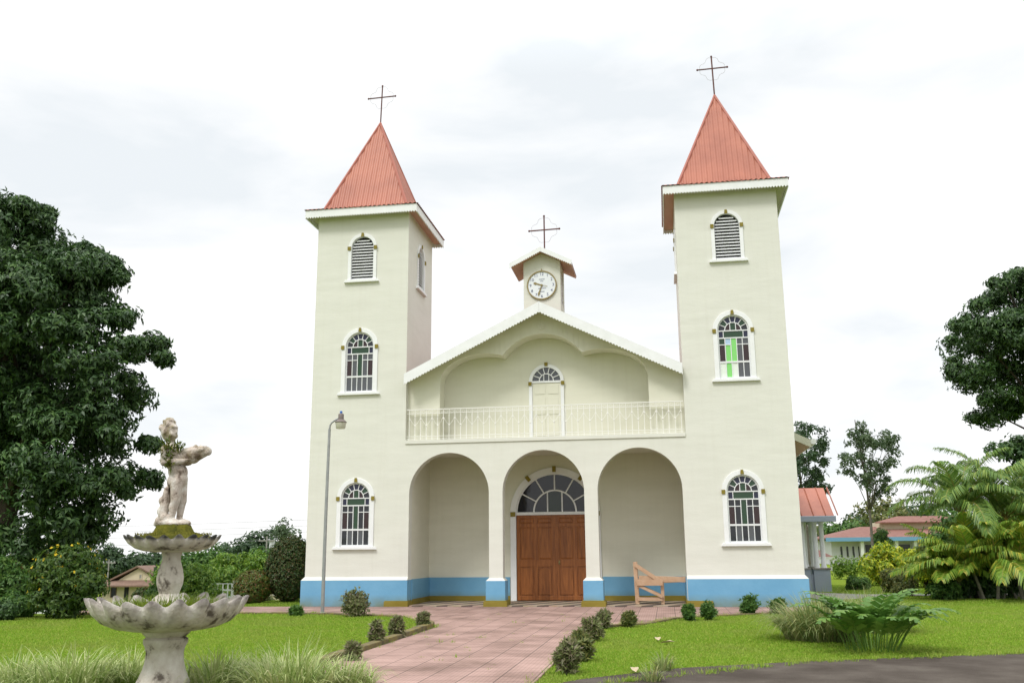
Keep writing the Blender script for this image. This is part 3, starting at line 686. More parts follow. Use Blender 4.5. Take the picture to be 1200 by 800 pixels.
def slant_fascia(sx_, xa, xb, zt_, h_, tooth, y_, th):
    k = int(round((xb-xa)/tooth)); pts = [(sx_*xa, zt_(xa)), (sx_*xb, zt_(xb))]
    for i in range(k, -1, -1):
        x = xa+(xb-xa)*i/k; pts.append((sx_*x, zt_(x)-h_))
        if i: xm = xa+(xb-xa)*(i-.5)/k; pts.append((sx_*xm, zt_(xm)-h_+tooth*.5))
    return MB().plate(pts, [], 0, -th, fr(y_))
for sx_ in (-1, 1):
    slant_fascia(sx_, .002, A-.006, lambda x: 8.645-mr_*x, .335, .084, -.302, .024).build('gable_fascia', M['white'], mroof)
mb = MB()
for sx_ in (-1, 1): slope(sx_, .02, A-.02, -.27, .197, -.10, .03)
mb.build('gable_soffit', M['gable'], mroof)
# nave body behind
mb = MB(); mb.plate([(-7.2, -.05), (7.2, -.05), (7.2, 8.6-mr_*7.2-.1), (0, 8.48), (-7.2, 8.6-mr_*7.2-.1)], [], -.0, -.2, fr(TD+.3))
for sx_ in (-1, 1): a, b = sorted((sx_*7.0, sx_*7.2)); mb.box(a, b, TD+.5, 25.5, -.05, 8.6-mr_*7.2-.12)
mb.plate([(-7.2, -.05), (7.2, -.05), (7.2, 8.6-mr_*7.2-.1), (0, 8.48), (-7.2, 8.6-mr_*7.2-.1)], [], 0, -.2, fr(25.5))
nv = mb.build('nave_wall', M['cream'], church)
for sx_ in (-1, 1): a, b = sorted((sx_*7.203, sx_*7.26)); MB().box(a, b, TD+.32, 25.68, -.04, .75).build('nave_plinth', M['blue'], nv)
for sx_ in (-1, 1):
    for k in range(6):
        y_ = 6+k*3.4; a, b = sorted((sx_*7.204, sx_*7.24)); MB().box(a, b, y_, y_+1.1, 1.7, 3.4).build('nave_window', GL[4], nv)
for sx_ in (-1, 1):
    mb = MB(); mb.tube([(sx_*7.93, TD, 4.70), (sx_*7.93, 26, 4.70)], .09, 8); mb.build('gutter', M['white'], mroof)
    mb = MB(); slope(sx_, 7.0, 7.84, TD+.03, 25.9, -.12, .05); mb.build('eave_soffit', M['salmon'], mroof)
    mb = MB(); mb.plate([(sx_*6.99, 8.6-mr_*6.99+.03), (sx_*7.86, 8.6-mr_*7.86+.03), (sx_*7.86, 8.6-mr_*7.86-.2), (sx_*6.99, 8.6-mr_*6.99-.2)], [], 0, -.024, fr(TD+.004)); mb.build('verge_board', M['soffit'], mroof)

# clock turret -----------------------------------------------------------------
TX, TY0, TY1 = 0., .5, 1.62; hw = .56; zr = lambda x: 10.44-.50*abs(x)
mb = MB()
mb.plate([(-hw, 8.0), (hw, 8.0), (hw, zr(hw)-.06), (0, zr(0)-.06), (-hw, zr(hw)-.06)], [], 0, -.1, fr(TY0))
mb.plate([(-hw, 8.0), (hw, 8.0), (hw, zr(hw)-.06), (0, zr(0)-.06), (-hw, zr(hw)-.06)], [], 0, .1, fr(TY1))
for sx_ in (-1, 1):
    mb.plate([(TY0+.1, 8.0), (TY1-.1, 8.0), (TY1-.1, zr(hw)-.07), (TY0+.1, zr(hw)-.07)], [[(TY0+.28, 8.85), (TY1-.25, 8.85), (TY1-.25, 9.85), (TY0+.28, 9.85)]], 0, -sx_*.1, lambda u, d, v: (sx_*hw+d, u, v))
ct = mb.build('clock_turret', M['cream'], church)
mb = MB()
for sx_ in (-1, 1):
    for k in range(11):
        z = 8.9+k*.088; mb.box(sx_*(hw-.05)-.04, sx_*(hw-.05)+.04, TY0+.282, TY1-.252, z, z+.022)
mb.build('louvre', M['white'], ct)
mb = MB(); mb.box(-.35, .35, TY0+.2, TY1-.2, 8.3, 9.9); mb.build('louvre_dark', M['dark'], ct)  # dark box drawn in place of the shade inside the turret
mb = MB()
for sx_ in (-1, 1):
    q = [(0.001*sx_, TY0-.28), (sx_*.92, TY0-.28), (sx_*.92, TY1+.28), (.001*sx_, TY1+.28)]
    vs = [(x, y_, zr(x)) for x, y_ in q]+[(x, y_, zr(x)-.05) for x, y_ in q]
    mb.add(vs, [(0, 1, 2, 3), (7, 6, 5, 4)]+[(i, (i+1) % 4, 4+(i+1) % 4, 4+i) for i in range(4)])
mb.build('turret_roof', [M['salmon']], ct)
mb = MB()
for sx_ in (-1, 1):
    vs = []
    for k in range(41):
        y_ = TY0-.29+(TY1-TY0+.58)*k/40
        for x in (.0, .935): vs.append((sx_*x, y_, zr(x)+.012+(.022 if k % 2 else 0)))
    mb.add(vs, [(2*k, 2*k+1, 2*k+3, 2*k+2) for k in range(40)])
mb.build('roof_sheet', M['redroof'], ct)
for sx_ in (-1, 1): slant_fascia(sx_, .001, .945, lambda x: 10.50-.50*x, .165, .06, TY0-.295, .02).build('fascia', M['white'], ct)
wire_cross(church, 0, 1.3, 10.35, 11.87, 11.40, .48)
# clock
CZ, CY = 9.36, TY0; ck = MB(); f4 = fr(CY)
ck.plate([(.425*cos(2*pi*i/48), CZ+.425*sin(2*pi*i/48)) for i in range(48)], [], .002, .03, f4)
clk = ck.build('clock', M['dial'], church)
mb = MB(); mb.plate([(.455*cos(2*pi*i/48), CZ+.455*sin(2*pi*i/48)) for i in range(48)], [[(.42*cos(2*pi*i/48), CZ+.42*sin(2*pi*i/48)) for i in range(48)]], .003, .05, f4)
mb.box(-.012, .012, CY-.03, CY, CZ+.45, CZ+.52); mb.build('clock_rim', M['brass'], clk)
def text_mesh(txt, size, M4, name, m, parent):
    cu = bpy.data.curves.new(name, 'FONT'); cu.body = txt; cu.size = size; cu.align_x = 'CENTER'; cu.align_y = 'CENTER'; cu.extrude = .002
    o = bpy.data.objects.new(name, cu); COL.objects.link(o)
    me = bpy.data.meshes.new_from_object(o.evaluated_get(bpy.context.evaluated_depsgraph_get())); bpy.data.objects.remove(o)
    me.transform(M4); return me
bmn = bmesh.new()
for h_ in range(1, 13):
    a = pi/2-2*pi*h_/12; px_, pz_ = .345*cos(a), CZ+.345*sin(a)
    me = text_mesh(str(h_), .125, Matrix.Translation((px_, CY-.0325, pz_)) @ Matrix.Rotation(pi/2, 4, 'X'), 'numerals', M['numeral'], None); bmn.from_mesh(me)
me = bpy.data.meshes.new('numerals'); bmn.to_mesh(me); me.materials.append(M['numeral']); o = bpy.data.objects.new('numerals', me); COL.objects.link(o); o.parent = clk
mb = MB()      # the dial's short printed lines
for u0, u1, v in ((-.08, .09, .185), (-.045, .05, .125), (-.11, .12, -.10), (-.05, .08, -.20)): mb.box(u0, u1, CY-.0335, CY-.031, CZ+v-.008, CZ+v+.008)
mb.build('dial_print', M['numeral'], clk)
def hand(ang, ln, wd, back, d):
    mb = MB(); t = Vector((sin(ang), cos(ang))); c = Vector((0, CZ)); n_ = Vector((-t.y, t.x))
    q = [c-t*back-n_*wd*.4, c+t*ln*.62-n_*wd*.5, c+t*ln*.72-n_*wd*.95, c+t*ln*.9-n_*wd*.6, c+t*ln, c+t*ln*.9+n_*wd*.6, c+t*ln*.72+n_*wd*.95, c+t*ln*.62+n_*wd*.5, c-t*back+n_*wd*.4]
    mb.plate([tuple(p) for p in q], [], d, d+.006, f4); return mb
hand(radians(287), .27, .045, .03, .036).build('hour_hand', M['brass'], clk)
hand(radians(199), .35, .035, .03, .044).build('minute_hand', M['brass'], clk)
mb = MB(); bar(mb, (0, CZ), (.17, CZ-.04), .012, .052, .055, f4); mb.plate([(.03*cos(2*pi*i/12), CZ+.03*sin(2*pi*i/12)) for i in range(12)], [], .051, .06, f4); mb.build('second_hand', M['brass'], clk)

# side porch (red lean-to roof on paired columns) right of the church --------------
spx = thing('side_porch', 'red roofed side porch on white paired columns beside right tower', 'porch', (0, 0, 0))
mb = MB()
X0, X1, YE, YR, ZE2, ZR2 = 7.262, 9.38, 9.0, 10.9, 2.66, 3.78
def sl(y0, z0, y1, z1, th, mi=0, x0=X0, x1=X1):
    q = [(x0, y0, z0), (x1, y0, z0), (x1, y1, z1), (x0, y1, z1)]
    mb.add(q+[(x, y_, z-th) for x, y_, z in q], [(0, 1, 2, 3), (7, 6, 5, 4)]+[(i, (i+1) % 4, 4+(i+1) % 4, 4+i) for i in range(4)], mi)
sl(YE, ZE2, YR, ZR2, .05); sl(2*YR-YE, ZE2, YR+.001, ZR2, .05)
for k in range(6):
    x = X0+.15+k*.42
    for y0 in (YE, 2*YR-YE): mb.add([(x-.025, y0, ZE2+.001), (x, y0, ZE2+.04), (x+.025, y0, ZE2+.001), (x-.025, YR, ZR2+.001), (x, YR, ZR2+.04), (x+.025, YR, ZR2+.001)], [(0, 1, 4, 3), (1, 2, 5, 4)])
mb.build('roof', M['redroof'], spx)
MB().box(X0, X1+.05, YE-.06, YE-.002, ZE2-.20, ZE2+.01).build('gutter', M['greyblue'], spx, bevel=.02); MB().box(X0, X1+.05, 2*YR-YE+.002, 2*YR-YE+.06, ZE2-.2, ZE2+.01).build('gutter', M['greyblue'], spx, bevel=.02)
mb = MB(); mb.box(X0, X1-.05, YE+.02, 2*YR-YE-.02, ZE2-.12, ZE2-.07); mb.plate([(YE+.05, ZE2-.07), (2*YR-YE-.05, ZE2-.07), (YR, ZR2-.08)], [], 0, -.05, lambda u, d, v: (X1-.1+d, u, v)); mb.build('ceiling', M['soffit'], spx)
for (x, y_) in ((8.28, 9.45), (8.74, 9.6), (9.0, 9.75), (8.28, 12.3), (8.74, 12.3), (9.0, 12.3)):
    mb = MB(); mb.lathe([(.11, .84), (.105, .9), (.085, .95), (.085, 2.42), (.11, 2.46), (.11, 2.535)], 14, (x, y_)); mb.build('column', M['white'], spx, smooth=40)
for a, b, c, d in ((8.12, 8.44, 9.28, 9.62), (8.58, 9.16, 9.42, 9.92), (8.12, 9.16, 12.1, 12.5)):
    mb = MB(); mb.box(a, b, c, d, -.05, .78, 0); mb.box(a-.03, b+.03, c-.03, d+.03, .78, .84, 1)
    mb.build('pedestal', [M['greyblue'], M['stonegrey']], spx, bevel=.01)
MB().box(8.44, 8.58, 9.5, 9.9, -.05, .62).build('low_wall', M['greyblue'], spx)
# ------------------------------------------------------------------ fountain
FX, FY = -2.21, -16.2
M['column'] = mat('column_concrete', (.66, .63, .56), (.50, .455, .385), .85, 4.2, .6, 22, c3=(.12, .10, .08), amt3=.65)
fo = thing('fountain', 'weathered two-tier concrete fountain with a cherub statue and mossy scalloped bowls', 'fountain', (FX, FY, 0)); fo.scale = (.84, .84, 1)
flute = lambda n, a_: (lambda k, a: 1+a_*cos(n*a))
MB().lathe([(.62, -.05), (.62, .06), (.56, .09), (.50, .10)], 8).build('base_step', M['rock'], fo, bevel=.02)
mb = MB(); mb.lathe([(.33, .09), (.33, .14), (.30, .19), (.26, .28), (.235, .38), (.23, .46), (.25, .52), (.285, .555), (.285, .60), (.25, .62), (.30, .66), (.33, .70)], 64, rfn=lambda k, a: 1+(.045*abs(cos(5*a)) if k < 7 else 0))
mb.build('lower_pedestal', M['column'], fo, smooth=45)
def bowl(R, zb, zr, N, amp, rb, th):
    mb = MB(); prof = []
    out = [(0, 0), (.25, .02), (.5, .10), (.72, .26), (.88, .52), (.97, .82), (1.0, 1.0)]
    inn = [(.955, 1.01), (.90, .84), (.8, .62), (.6, .5), (.0, .45)]
    for t, h in out+inn: prof.append((rb+(R-rb)*t if t > 0 else rb, zb+(zr-zb)*h))
    prof[-1] = (.03, prof[-1][1]); K = len(out)
    wt_ = lambda k: [0, .05, .2, .5, .8, .95, 1, 1, .8, .4, .1, 0][k]
    return mb.lathe(prof, N*14, rfn=lambda k, a: 1+.055*wt_(k)*cos(N*a), zfn=lambda k, a: amp*wt_(k)**2*(cos(N*a)*(1+.2*sin(5*a))+.22*cos(3*a+1)))
M['bowl'] = mat('bowl_concrete', (.66, .63, .56), (.50, .455, .385), .85, 4.2, .6, 22, c3=(.12, .10, .08), amt3=.65)
def lichen_rim(m, z0, z1, col):        # black lichen that grows in a band along the lips of the bowl
    t = m.node_tree; L = t.links.new; p = t.nodes['Principled BSDF']; src = p.inputs['Base Color'].links[0].from_socket
    tc = t.nodes.new('ShaderNodeTexCoord'); s = t.nodes.new('ShaderNodeSeparateXYZ'); L(tc.outputs['Object'], s.inputs[0])
    a = t.nodes.new('ShaderNodeMapRange'); a.inputs['From Min'].default_value = z0; a.inputs['From Max'].default_value = z1; L(s.outputs['Z'], a.inputs['Value'])
    n = t.nodes.new('ShaderNodeTexNoise'); n.inputs['Scale'].default_value = 9; n.inputs['Detail'].default_value = 6; L(tc.outputs['Object'], n.inputs[0])
    m1 = t.nodes.new('ShaderNodeMath'); m1.operation = 'MULTIPLY_ADD'; m1.inputs[1].default_value = 1.6; m1.inputs[2].default_value = -.8; L(n.outputs['Fac'], m1.inputs[0])
    m2 = t.nodes.new('ShaderNodeMath'); m2.use_clamp = True; L(a.outputs[0], m2.inputs[0]); L(m1.outputs[0], m2.inputs[1])
    mx = t.nodes.new('ShaderNodeMixRGB'); mx.inputs[2].default_value = (*col, 1); L(m2.outputs[0], mx.inputs[0]); L(src, mx.inputs[1]); L(mx.outputs[0], p.inputs['Base Color'])
M['bowl2'] = M['bowl'].copy()
lichen_rim(M['bowl'], .94, 1.08, (.17, .15, .14)); lichen_rim(M['bowl2'], 1.665, 1.705, (.035, .036, .03))
bowl(1.0, .69, 1.02, 20, .035, .30, .05).build('lower_bowl', M['bowl'], fo, smooth=True)
mb = MB(); mb.lathe([(.30, .80), (.30, .92), (.265, .99), (.20, 1.04), (.15, 1.07), (.125, 1.09), (.14, 1.13), (.165, 1.20), (.17, 1.27), (.15, 1.36), (.118, 1.45), (.115, 1.50), (.135, 1.53), (.135, 1.56)], 48, rfn=lambda k, a: 1+(.05*abs(cos(4*a)) if 4 < k < 12 else .012*cos(6*a)))
mb.build('upper_column', M['column'], fo, smooth=45)
ub = bowl(.61, 1.545, 1.715, 20, .022, .12, .03).build('upper_bowl', M['bowl2'], fo, smooth=True)
M['moss'] = mat('moss', (.05, .055, .012), (.115, .11, .016), 1, 6, 1, 50, c3=(.06, .05, .02), spec=.05)
def noisy(o, amp, sc):
    for v in o.data.vertices:
        n_ = noise.noise_vector(Vector(v.co)*sc); v.co += n_*amp
mb = MB(); mb.lathe([(.53, 1.66), (.53, 1.695), (.48, 1.725), (.36, 1.735), (.27, 1.765), (.225, 1.845), (.1, 1.86), (.02, 1.86)], 90)
o = mb.build('moss', M['moss'], ub, smooth=True); noisy(o, .022, 14)

# cherub statue: one continuous body
def blob(name, prims, vox, m, parent, sm=4):
    bm_ = MB()
    for p in prims:
        if p[0] == 's': bm_.ball(p[1], p[2], 16, 12)
        else:
            a, b, r0, r1 = Vector(p[1]), Vector(p[2]), p[3], p[4]; k = 6
            pts = [a.lerp(b, i/k) for i in range(k+1)]; bm_.tube(pts, [r0+(r1-r0)*i/k for i in range(k+1)], 14)
            bm_.ball(a, r0, 14, 10); bm_.ball(b, r1, 14, 10)
    o = bm_.build(name, m, parent)
    md = o.modifiers.new('r', 'REMESH'); md.mode = 'VOXEL'; md.voxel_size = vox
    m2 = o.modifiers.new('s', 'SMOOTH'); m2.iterations = sm; m2.factor = .5
    me = bpy.data.meshes.new_from_object(o.evaluated_get(bpy.context.evaluated_depsgraph_get()))
    o.modifiers.clear(); old = o.data; o.data = me; me.name = name; bpy.data.meshes.remove(old)
    me.polygons.foreach_set('use_smooth', [True]*len(me.polygons))
    if not me.materials: me.materials.append(m)
    return o
M['statue'] = mat('statue_stone', (.62, .59, .535), (.46, .39, .325), .85, 7, .6, 40, c3=(.13, .095, .07), amt3=.67)
def moss_patch(m, z0, z1, col, amt):
    t = m.node_tree; L = t.links.new; p = t.nodes['Principled BSDF']; src = p.inputs['Base Color'].links[0].from_socket
    tc = t.nodes.new('ShaderNodeTexCoord'); s = t.nodes.new('ShaderNodeSeparateXYZ'); L(tc.outputs['Object'], s.inputs[0])
    a = t.nodes.new('ShaderNodeMapRange'); a.inputs['From Min'].default_value = z0; a.inputs['From Max'].default_value = z1; L(s.outputs['Z'], a.inputs['Value'])
    n = t.nodes.new('ShaderNodeTexNoise'); n.inputs['Scale'].default_value = 11; n.inputs['Detail'].default_value = 5; L(tc.outputs['Object'], n.inputs[0])
    r = t.nodes.new('ShaderNodeMapRange'); r.inputs['From Min'].default_value = .42; r.inputs['From Max'].default_value = .58; L(n.outputs['Fac'], r.inputs['Value'])
    m1 = t.nodes.new('ShaderNodeMath'); m1.operation = 'MULTIPLY'; L(a.outputs[0], m1.inputs[0]); L(r.outputs[0], m1.inputs[1])
    m2 = t.nodes.new('ShaderNodeMath'); m2.operation = 'MULTIPLY'; m2.inputs[1].default_value = amt; L(m1.outputs[0], m2.inputs[0])
    mx = t.nodes.new('ShaderNodeMixRGB'); mx.inputs[2].default_value = (*col, 1); L(m2.outputs[0], mx.inputs[0]); L(src, mx.inputs[1]); L(mx.outputs[0], p.inputs['Base Color'])
moss_patch(M['statue'], 2.45, 2.85, (.17, .14, .05), .75)
P_ = []
S = lambda c, r: P_.append(('s', c, r)); Cc = lambda a, b, r0, r1: P_.append(('c', a, b, r0, r1))
hx, hy, hz = -.165, -.01, 2.945                       # head, looking to +X and a little down
S((hx, hy, hz), (.118, .105, .125)); S((hx+.035, hy-.012, hz-.055), (.085, .08, .075)); S((hx+.118, hy-.02, hz-.02), (.02, .018, .026)); S((hx+.108, hy-.02, hz-.075), (.016, .028, .012))
S((hx+.07, hy-.075, hz-.055), (.035, .028, .035)); S((hx+.07, hy+.06, hz-.055), (.035, .028, .035)); S((hx+.085, hy-.02, hz-.115), (.03, .03, .022)); S((hx+.085, hy-.015, hz+.04), (.04, .07, .025)); S((hx-.01, hy-.108, hz-.02), (.022, .014, .034))
for k in range(34):                                    # curls
    a = random.uniform(0, 2*pi); e = random.uniform(-.1, 1.4)
    d = Vector((cos(a)*cos(e), sin(a)*cos(e), sin(e)))
    if d.x > .45 and d.z < .75: continue
    S((hx-.012+d.x*.115, hy+d.y*.105, hz+.012+d.z*.122), random.uniform(.024, .034))
Cc((hx+.01, hy, hz-.10), (-.13, 0, 2.78), .055, .06)
S((-.12, 0, 2.70), (.115, .15, .10)); S((-.08, 0, 2.60), (.12, .135, .12)); S((-.015, 0, 2.48), (.115, .125, .12)); S((.03, 0, 2.37), (.118, .128, .10))
S((.075, 0, 2.45), (.06, .10, .09)); S((-.03, -.05, 2.35), (.085, .075, .085)); S((-.03, .05, 2.35), (.085, .075, .085))
Cc((.03, -.06, 2.33), (.035, -.07, 2.12), .088, .062); Cc((.035, -.07, 2.12), (-.005, -.075, 1.92), .058, .04); S((.0, -.075, 2.05), (.05, .05, .07)); S((.03, -.085, 1.895), (.085, .04, .032))
Cc((.03, .06, 2.33), (.06, .07, 2.13), .088, .062); Cc((.06, .07, 2.13), (.03, .075, 1.92), .058, .04); S((.07, .085, 1.895), (.085, .04, .032))
for sy in (-1, 1):                                     # arms forward under the shell
    Cc((-.135, sy*.145, 2.72), (-.13, sy*.16, 2.565), .055, .046); Cc((-.13, sy*.16, 2.565), (.12, sy*.10, 2.575), .045, .034); S((.145, sy*.085, 2.585), (.045, .03, .028))
    for q in range(4): Cc((.16, sy*(.065+.016*q), 2.59), (.215, sy*(.05+.014*q), 2.60), .011, .009)
    Cc((.14, sy*.06, 2.60), (.175, sy*.03, 2.625), .012, .010)
Cc((-.10, .03, 2.36), (-.13, .03, 2.06), .05, .06); Cc((-.12, -.03, 2.25), (-.14, -.05, 1.98), .045, .07)   # drapery and stump behind the leg
for q in ((-.17, -.05, 2.13, .05), (-.185, -.03, 2.01, .058), (-.12, .04, 2.24, .04), (-.20, -.05, 1.90, .055), (-.10, -.09, 1.93, .06), (-.25, -.03, 1.87, .035)): S(q[:3], q[3])
S((0, 0, 1.865), (.205, .17, .045)); S((.10, .04, 1.87), (.12, .12, .05)); S((-.05, -.08, 1.88), (.12, .08, .045))
stt = blob('statue', P_, .011, M['statue'], fo, 3)
# scallop shell / fish the child carries
P_ = []
Cc((.05, 0, 2.635), (.22, 0, 2.655), .085, .105); Cc((.22, 0, 2.655), (.38, .0, 2.69), .10, .065); S((.44, -.01, 2.69), (.05, .06, .05))
for k in range(7): a = -1.2+2.4*k/6; Cc((.10, .09*sin(a), 2.66+.06*cos(a)), (.38, .075*sin(a), 2.69+.05*cos(a)), .022, .02)
for q in ((.26, -.03, 2.745, .03), (.31, .02, 2.745, .028), (.16, -.07, 2.69, .03), (.42, -.05, 2.73, .026), (.40, .045, 2.73, .026)): S(q[:3], q[3])
blob('shell', P_, .011, M['statue'], stt, 2)

# ------------------------------------------------------------------ foliage engine
def unit(a): return a/np.maximum(1e-9, np.linalg.norm(a, axis=-1, keepdims=True))
def rdir(n, rng=RNG): return unit(rng.normal(size=(n, 3)))
def leaf_geo(P, D, Nn, L, W, bend=.12):     # folded diamond leaves: base, left, tip, right
    D = unit(D); S_ = unit(np.cross(D, Nn)); Nn = np.cross(S_, D)
    L = np.asarray(L).reshape(-1, 1)*np.ones((len(P), 1)); W = np.asarray(W).reshape(-1, 1)*np.ones((len(P), 1))
    mid = P+D*L*.45+Nn*L*bend
    V = np.stack([P, mid-S_*W*.5, P+D*L-Nn*L*bend*.6, mid+S_*W*.5], 1).reshape(-1, 3)
    F = np.arange(len(P)*4).reshape(-1, 4)
    return V, F
def clump_leaves(clumps, per, L, W, ros=5, droop=.35, shell=.35, rng=RNG, spread=.9, lvar=.35, flat=.75, fuzz=.16):
    C = np.asarray(clumps, float); n = len(C)
    idx = np.repeat(np.arange(n), per) if np.isscalar(per) else np.repeat(np.arange(n), per)
    d = rdir(len(idx), rng); rr = rng.random((len(idx), 1))**shell
    c = C[idx]; ext = c[:, 3:6]
    # light irregular edge on each clump
    P0 = c[:, :3]+d*ext*rr*(1+fuzz*rng.normal(size=(len(idx), 1)))
    out = unit(d*np.array([1, 1, flat])+np.array([0, 0, .25]))
    P = np.repeat(P0, ros, 0); O = np.repeat(out, ros, 0)
    t = rdir(len(P), rng); t = unit(t-O*np.sum(t*O, -1, keepdims=True))
    D = O*(1-spread*.55)*rng.random((len(P), 1))+t*spread+np.array([0, 0, -droop])
    Nn = unit(O+np.array([0, 0, .6])+.35*rng.normal(size=O.shape))
    l = L*(1+lvar*(rng.random(len(P))*2-1))
    return leaf_geo(P, D, Nn, l, l*W/L)
def crown(name, clumps, per, L, W, m, parent, **k):
    V, F = clump_leaves(clumps, per, L, W, **k); return npmesh(name, V, F, m, parent)

GREENS = {
 'dark': leafmat('leaf_dark', [(0.028, 0.062, 0.021), (0.043, 0.097, 0.028), (0.062, 0.129, 0.034), (0.099, 0.177, 0.046)], .42, .22),
 'mid': leafmat('leaf_mid', [(0.041, 0.100, 0.023), (0.066, 0.157, 0.031), (0.100, 0.200, 0.041), (0.144, 0.244, 0.045)]),
 'light': leafmat('leaf_light', [(0.067, 0.161, 0.020), (0.114, 0.228, 0.026), (0.170, 0.294, 0.034), (0.246, 0.342, 0.038)]),
 'yellow': leafmat('leaf_yellow', [(0.139, 0.257, 0.024), (0.257, 0.377, 0.030), (0.436, 0.494, 0.030), (0.634, 0.594, 0.040)]),
 'rusty': leafmat('leaf_rusty', [(.035, .075, .02), (.05, .10, .022), (.07, .125, .03), (.14, .085, .035), (.045, .09, .022)]),
 'grey': leafmat('leaf_grey', [(0.064, 0.109, 0.054), (0.100, 0.154, 0.073), (0.136, 0.190, 0.091)]),
 'olive': leafmat('leaf_olive', [(0.074, 0.111, 0.035), (0.124, 0.161, 0.045), (0.186, 0.210, 0.054), (0.235, 0.210, 0.074)]),
 'far': leafmat('leaf_far', [(0.038, 0.079, 0.038), (0.061, 0.114, 0.049), (0.085, 0.143, 0.056)]),
 'topiary': leafmat('leaf_topiary', [(.12, .16, .05), (.18, .22, .07), (.26, .25, .12), (.22, .18, .13), (.14, .20, .05)]),
}
M['bark'] = mat('bark', (.045, .036, .028), (.075, .062, .048), .95, 8, .8, 30, spec=.1)
M['barkpale'] = mat('bark_pale', (.16, .145, .125), (.10, .09, .075), .95, 6, .6, 30, spec=.1)

def poly_clumps(poly, Y0, thick, n, r, rng=RNG, edge=.75, squash=.8):
    """clumps filling an outline given in the X-Z plane at Y0, spread through a real depth"""
    P = np.asarray(poly, float); lo, hi = P.min(0), P.max(0); cx = P.mean(0); out = []
    def inside(x, z):
        c = False; j = len(P)-1
        for i in range(len(P)):
            if (P[i, 1] > z) != (P[j, 1] > z) and x < (P[j, 0]-P[i, 0])*(z-P[i, 1])/(P[j, 1]-P[i, 1])+P[i, 0]: c = not c
            j = i
        return c
    def dist(x, z):
        best = 9e9
        for i in range(len(P)):
            a, b = P[i-1], P[i]; ab = b-a; t = np.clip(((x-a[0])*ab[0]+(z-a[1])*ab[1])/max(1e-9, ab@ab), 0, 1); best = min(best, np.hypot(*(a+ab*t-np.array([x, z]))))
        return best
    tries = 0
    while len(out) < n and tries < n*60:
        tries += 1; x = rng.uniform(lo[0], hi[0]); z = rng.uniform(lo[1], hi[1])
        if not inside(x, z): continue
        dd = dist(x, z); q = r*rng.uniform(.7, 1.25)
        if dd < q*edge: 
            if dd < q*.4: continue
            q = dd/edge
        ty = thick*min(1, sqrt(dd/(.28*(hi[0]-lo[0])+1e-6))); y = Y0+ty*rng.uniform(-1, 1)
        out.append((x, y, z, q, q, q*squash))
    return np.array(out)

def tree(name, label, base, clumps, per, L, W, leaf, cat='tree', group=None, bark='bark', tr=.25, top=None, limbs=10, rng=RNG, lean=(0, 0), trunkpts=None, limb_r=.28, **k):
    bx, by, bz = base; C = np.asarray(clumps, float)
    root = thing(name, label, cat, base, group)
    Cl = C.copy(); Cl[:, :3] -= np.array(base)
    crown('crown', Cl, per, L, W, leaf if not isinstance(leaf, str) else GREENS[leaf], root, rng=rng, **k)
    mb = MB(); ctr = Cl[:, :3].mean(0); zt_ = top if top is not None else ctr[2]+.25*(Cl[:, 2].max()-ctr[2])
    if trunkpts is None: trunkpts = [(0, 0, -.1), (ctr[0]*.15+lean[0]*.5, ctr[1]*.1, zt_*.4), (ctr[0]*.5+lean[0], ctr[1]*.4, zt_*.75), (ctr[0]*.75, ctr[1]*.7, zt_)]
    n = len(trunkpts); pts = [Vector(p) for p in trunkpts]
    fine = []
    for i in range(n-1):
        for q in range(4): fine.append(pts[i].lerp(pts[i+1], q/4)+Vector((random.uniform(-.3, .3)*tr*.4*(i+q > 0), random.uniform(-.3, .3)*tr*.4, 0)))
    fine.append(pts[-1]); kf = len(fine)
    mb.tube(fine, [tr*(1.25 if i == 0 else 1)*(1-.72*i/(kf-1)) for i in range(kf)], 10)
    order = rng.permutation(len(Cl))[:limbs]
    for j in order:
        e = Vector(Cl[j, :3]); s_ = min(kf-2, max(2, int(kf*rng.uniform(.38, .9)))); a = fine[s_]
        if e.z < a.z-.3: a = fine[max(2, int(kf*.35))]
        m_ = a.lerp(e, .5)+Vector((0, 0, .12*(e-a).length))
        r0 = tr*limb_r*rng.uniform(.7, 1.2); mb.tube([a, a.lerp(m_, .55)+Vector((0, 0, .02)), m_, e.lerp(m_, .4), e], [r0, r0*.85, r0*.62, r0*.4, r0*.15], 6)
    mb.build('trunk', M[bark], root, smooth=True)
    return root
def px_poly(pts, Y): return [tuple(at(x, y, Y)[[0, 2]]) for x, y in pts]

# big dark tree on the left ------------------------------------------------
YB = 1.5
sil = [(205, 402), (186, 372), (168, 336), (152, 300), (140, 285), (108, 260), (76, 236), (22, 216), (-60, 214), (-150, 250), (-235, 330), (-270, 430), (-250, 540), (-190, 610), (-110, 630), (-40, 615), (10, 575), (30, 562), (44, 572), (40, 596), (14, 610), (5, 640), (40, 662), (78, 668), (120, 650), (158, 626), (172, 605), (168, 586), (186, 566), (192, 540), (187, 505), (192, 472), (184, 452), (200, 425)]
rng = np.random.default_rng(3)
sil = [(x-(16 if x > 60 else 8), y) for x, y in sil]
cl = poly_clumps(px_poly(sil, YB), YB, 4.0, 470, .92, rng, squash=.66, edge=1.22)
# sprays that break the outline
bt = at(-12, 722, z=0); bt = np.array([at(-14, 640, YB)[0], YB, float(ground_z(at(-14, 640, YB)[0], YB))])
tp = [(0, 0, -.1), (.1, 0, 1.6), (.45, .1, 3.4), (.9, 0, 5.6), (.6, .2, 8.2), (.2, .1, 10.5)]
tree('broadleaf_tree', 'tall dense dark green tree filling the left edge behind the fountain', tuple(bt), cl, 118, .19, .068, 'dark', rng=rng, tr=.46, limbs=46, trunkpts=tp, ros=6, droop=.55, shell=.45, limb_r=.24, fuzz=.1)

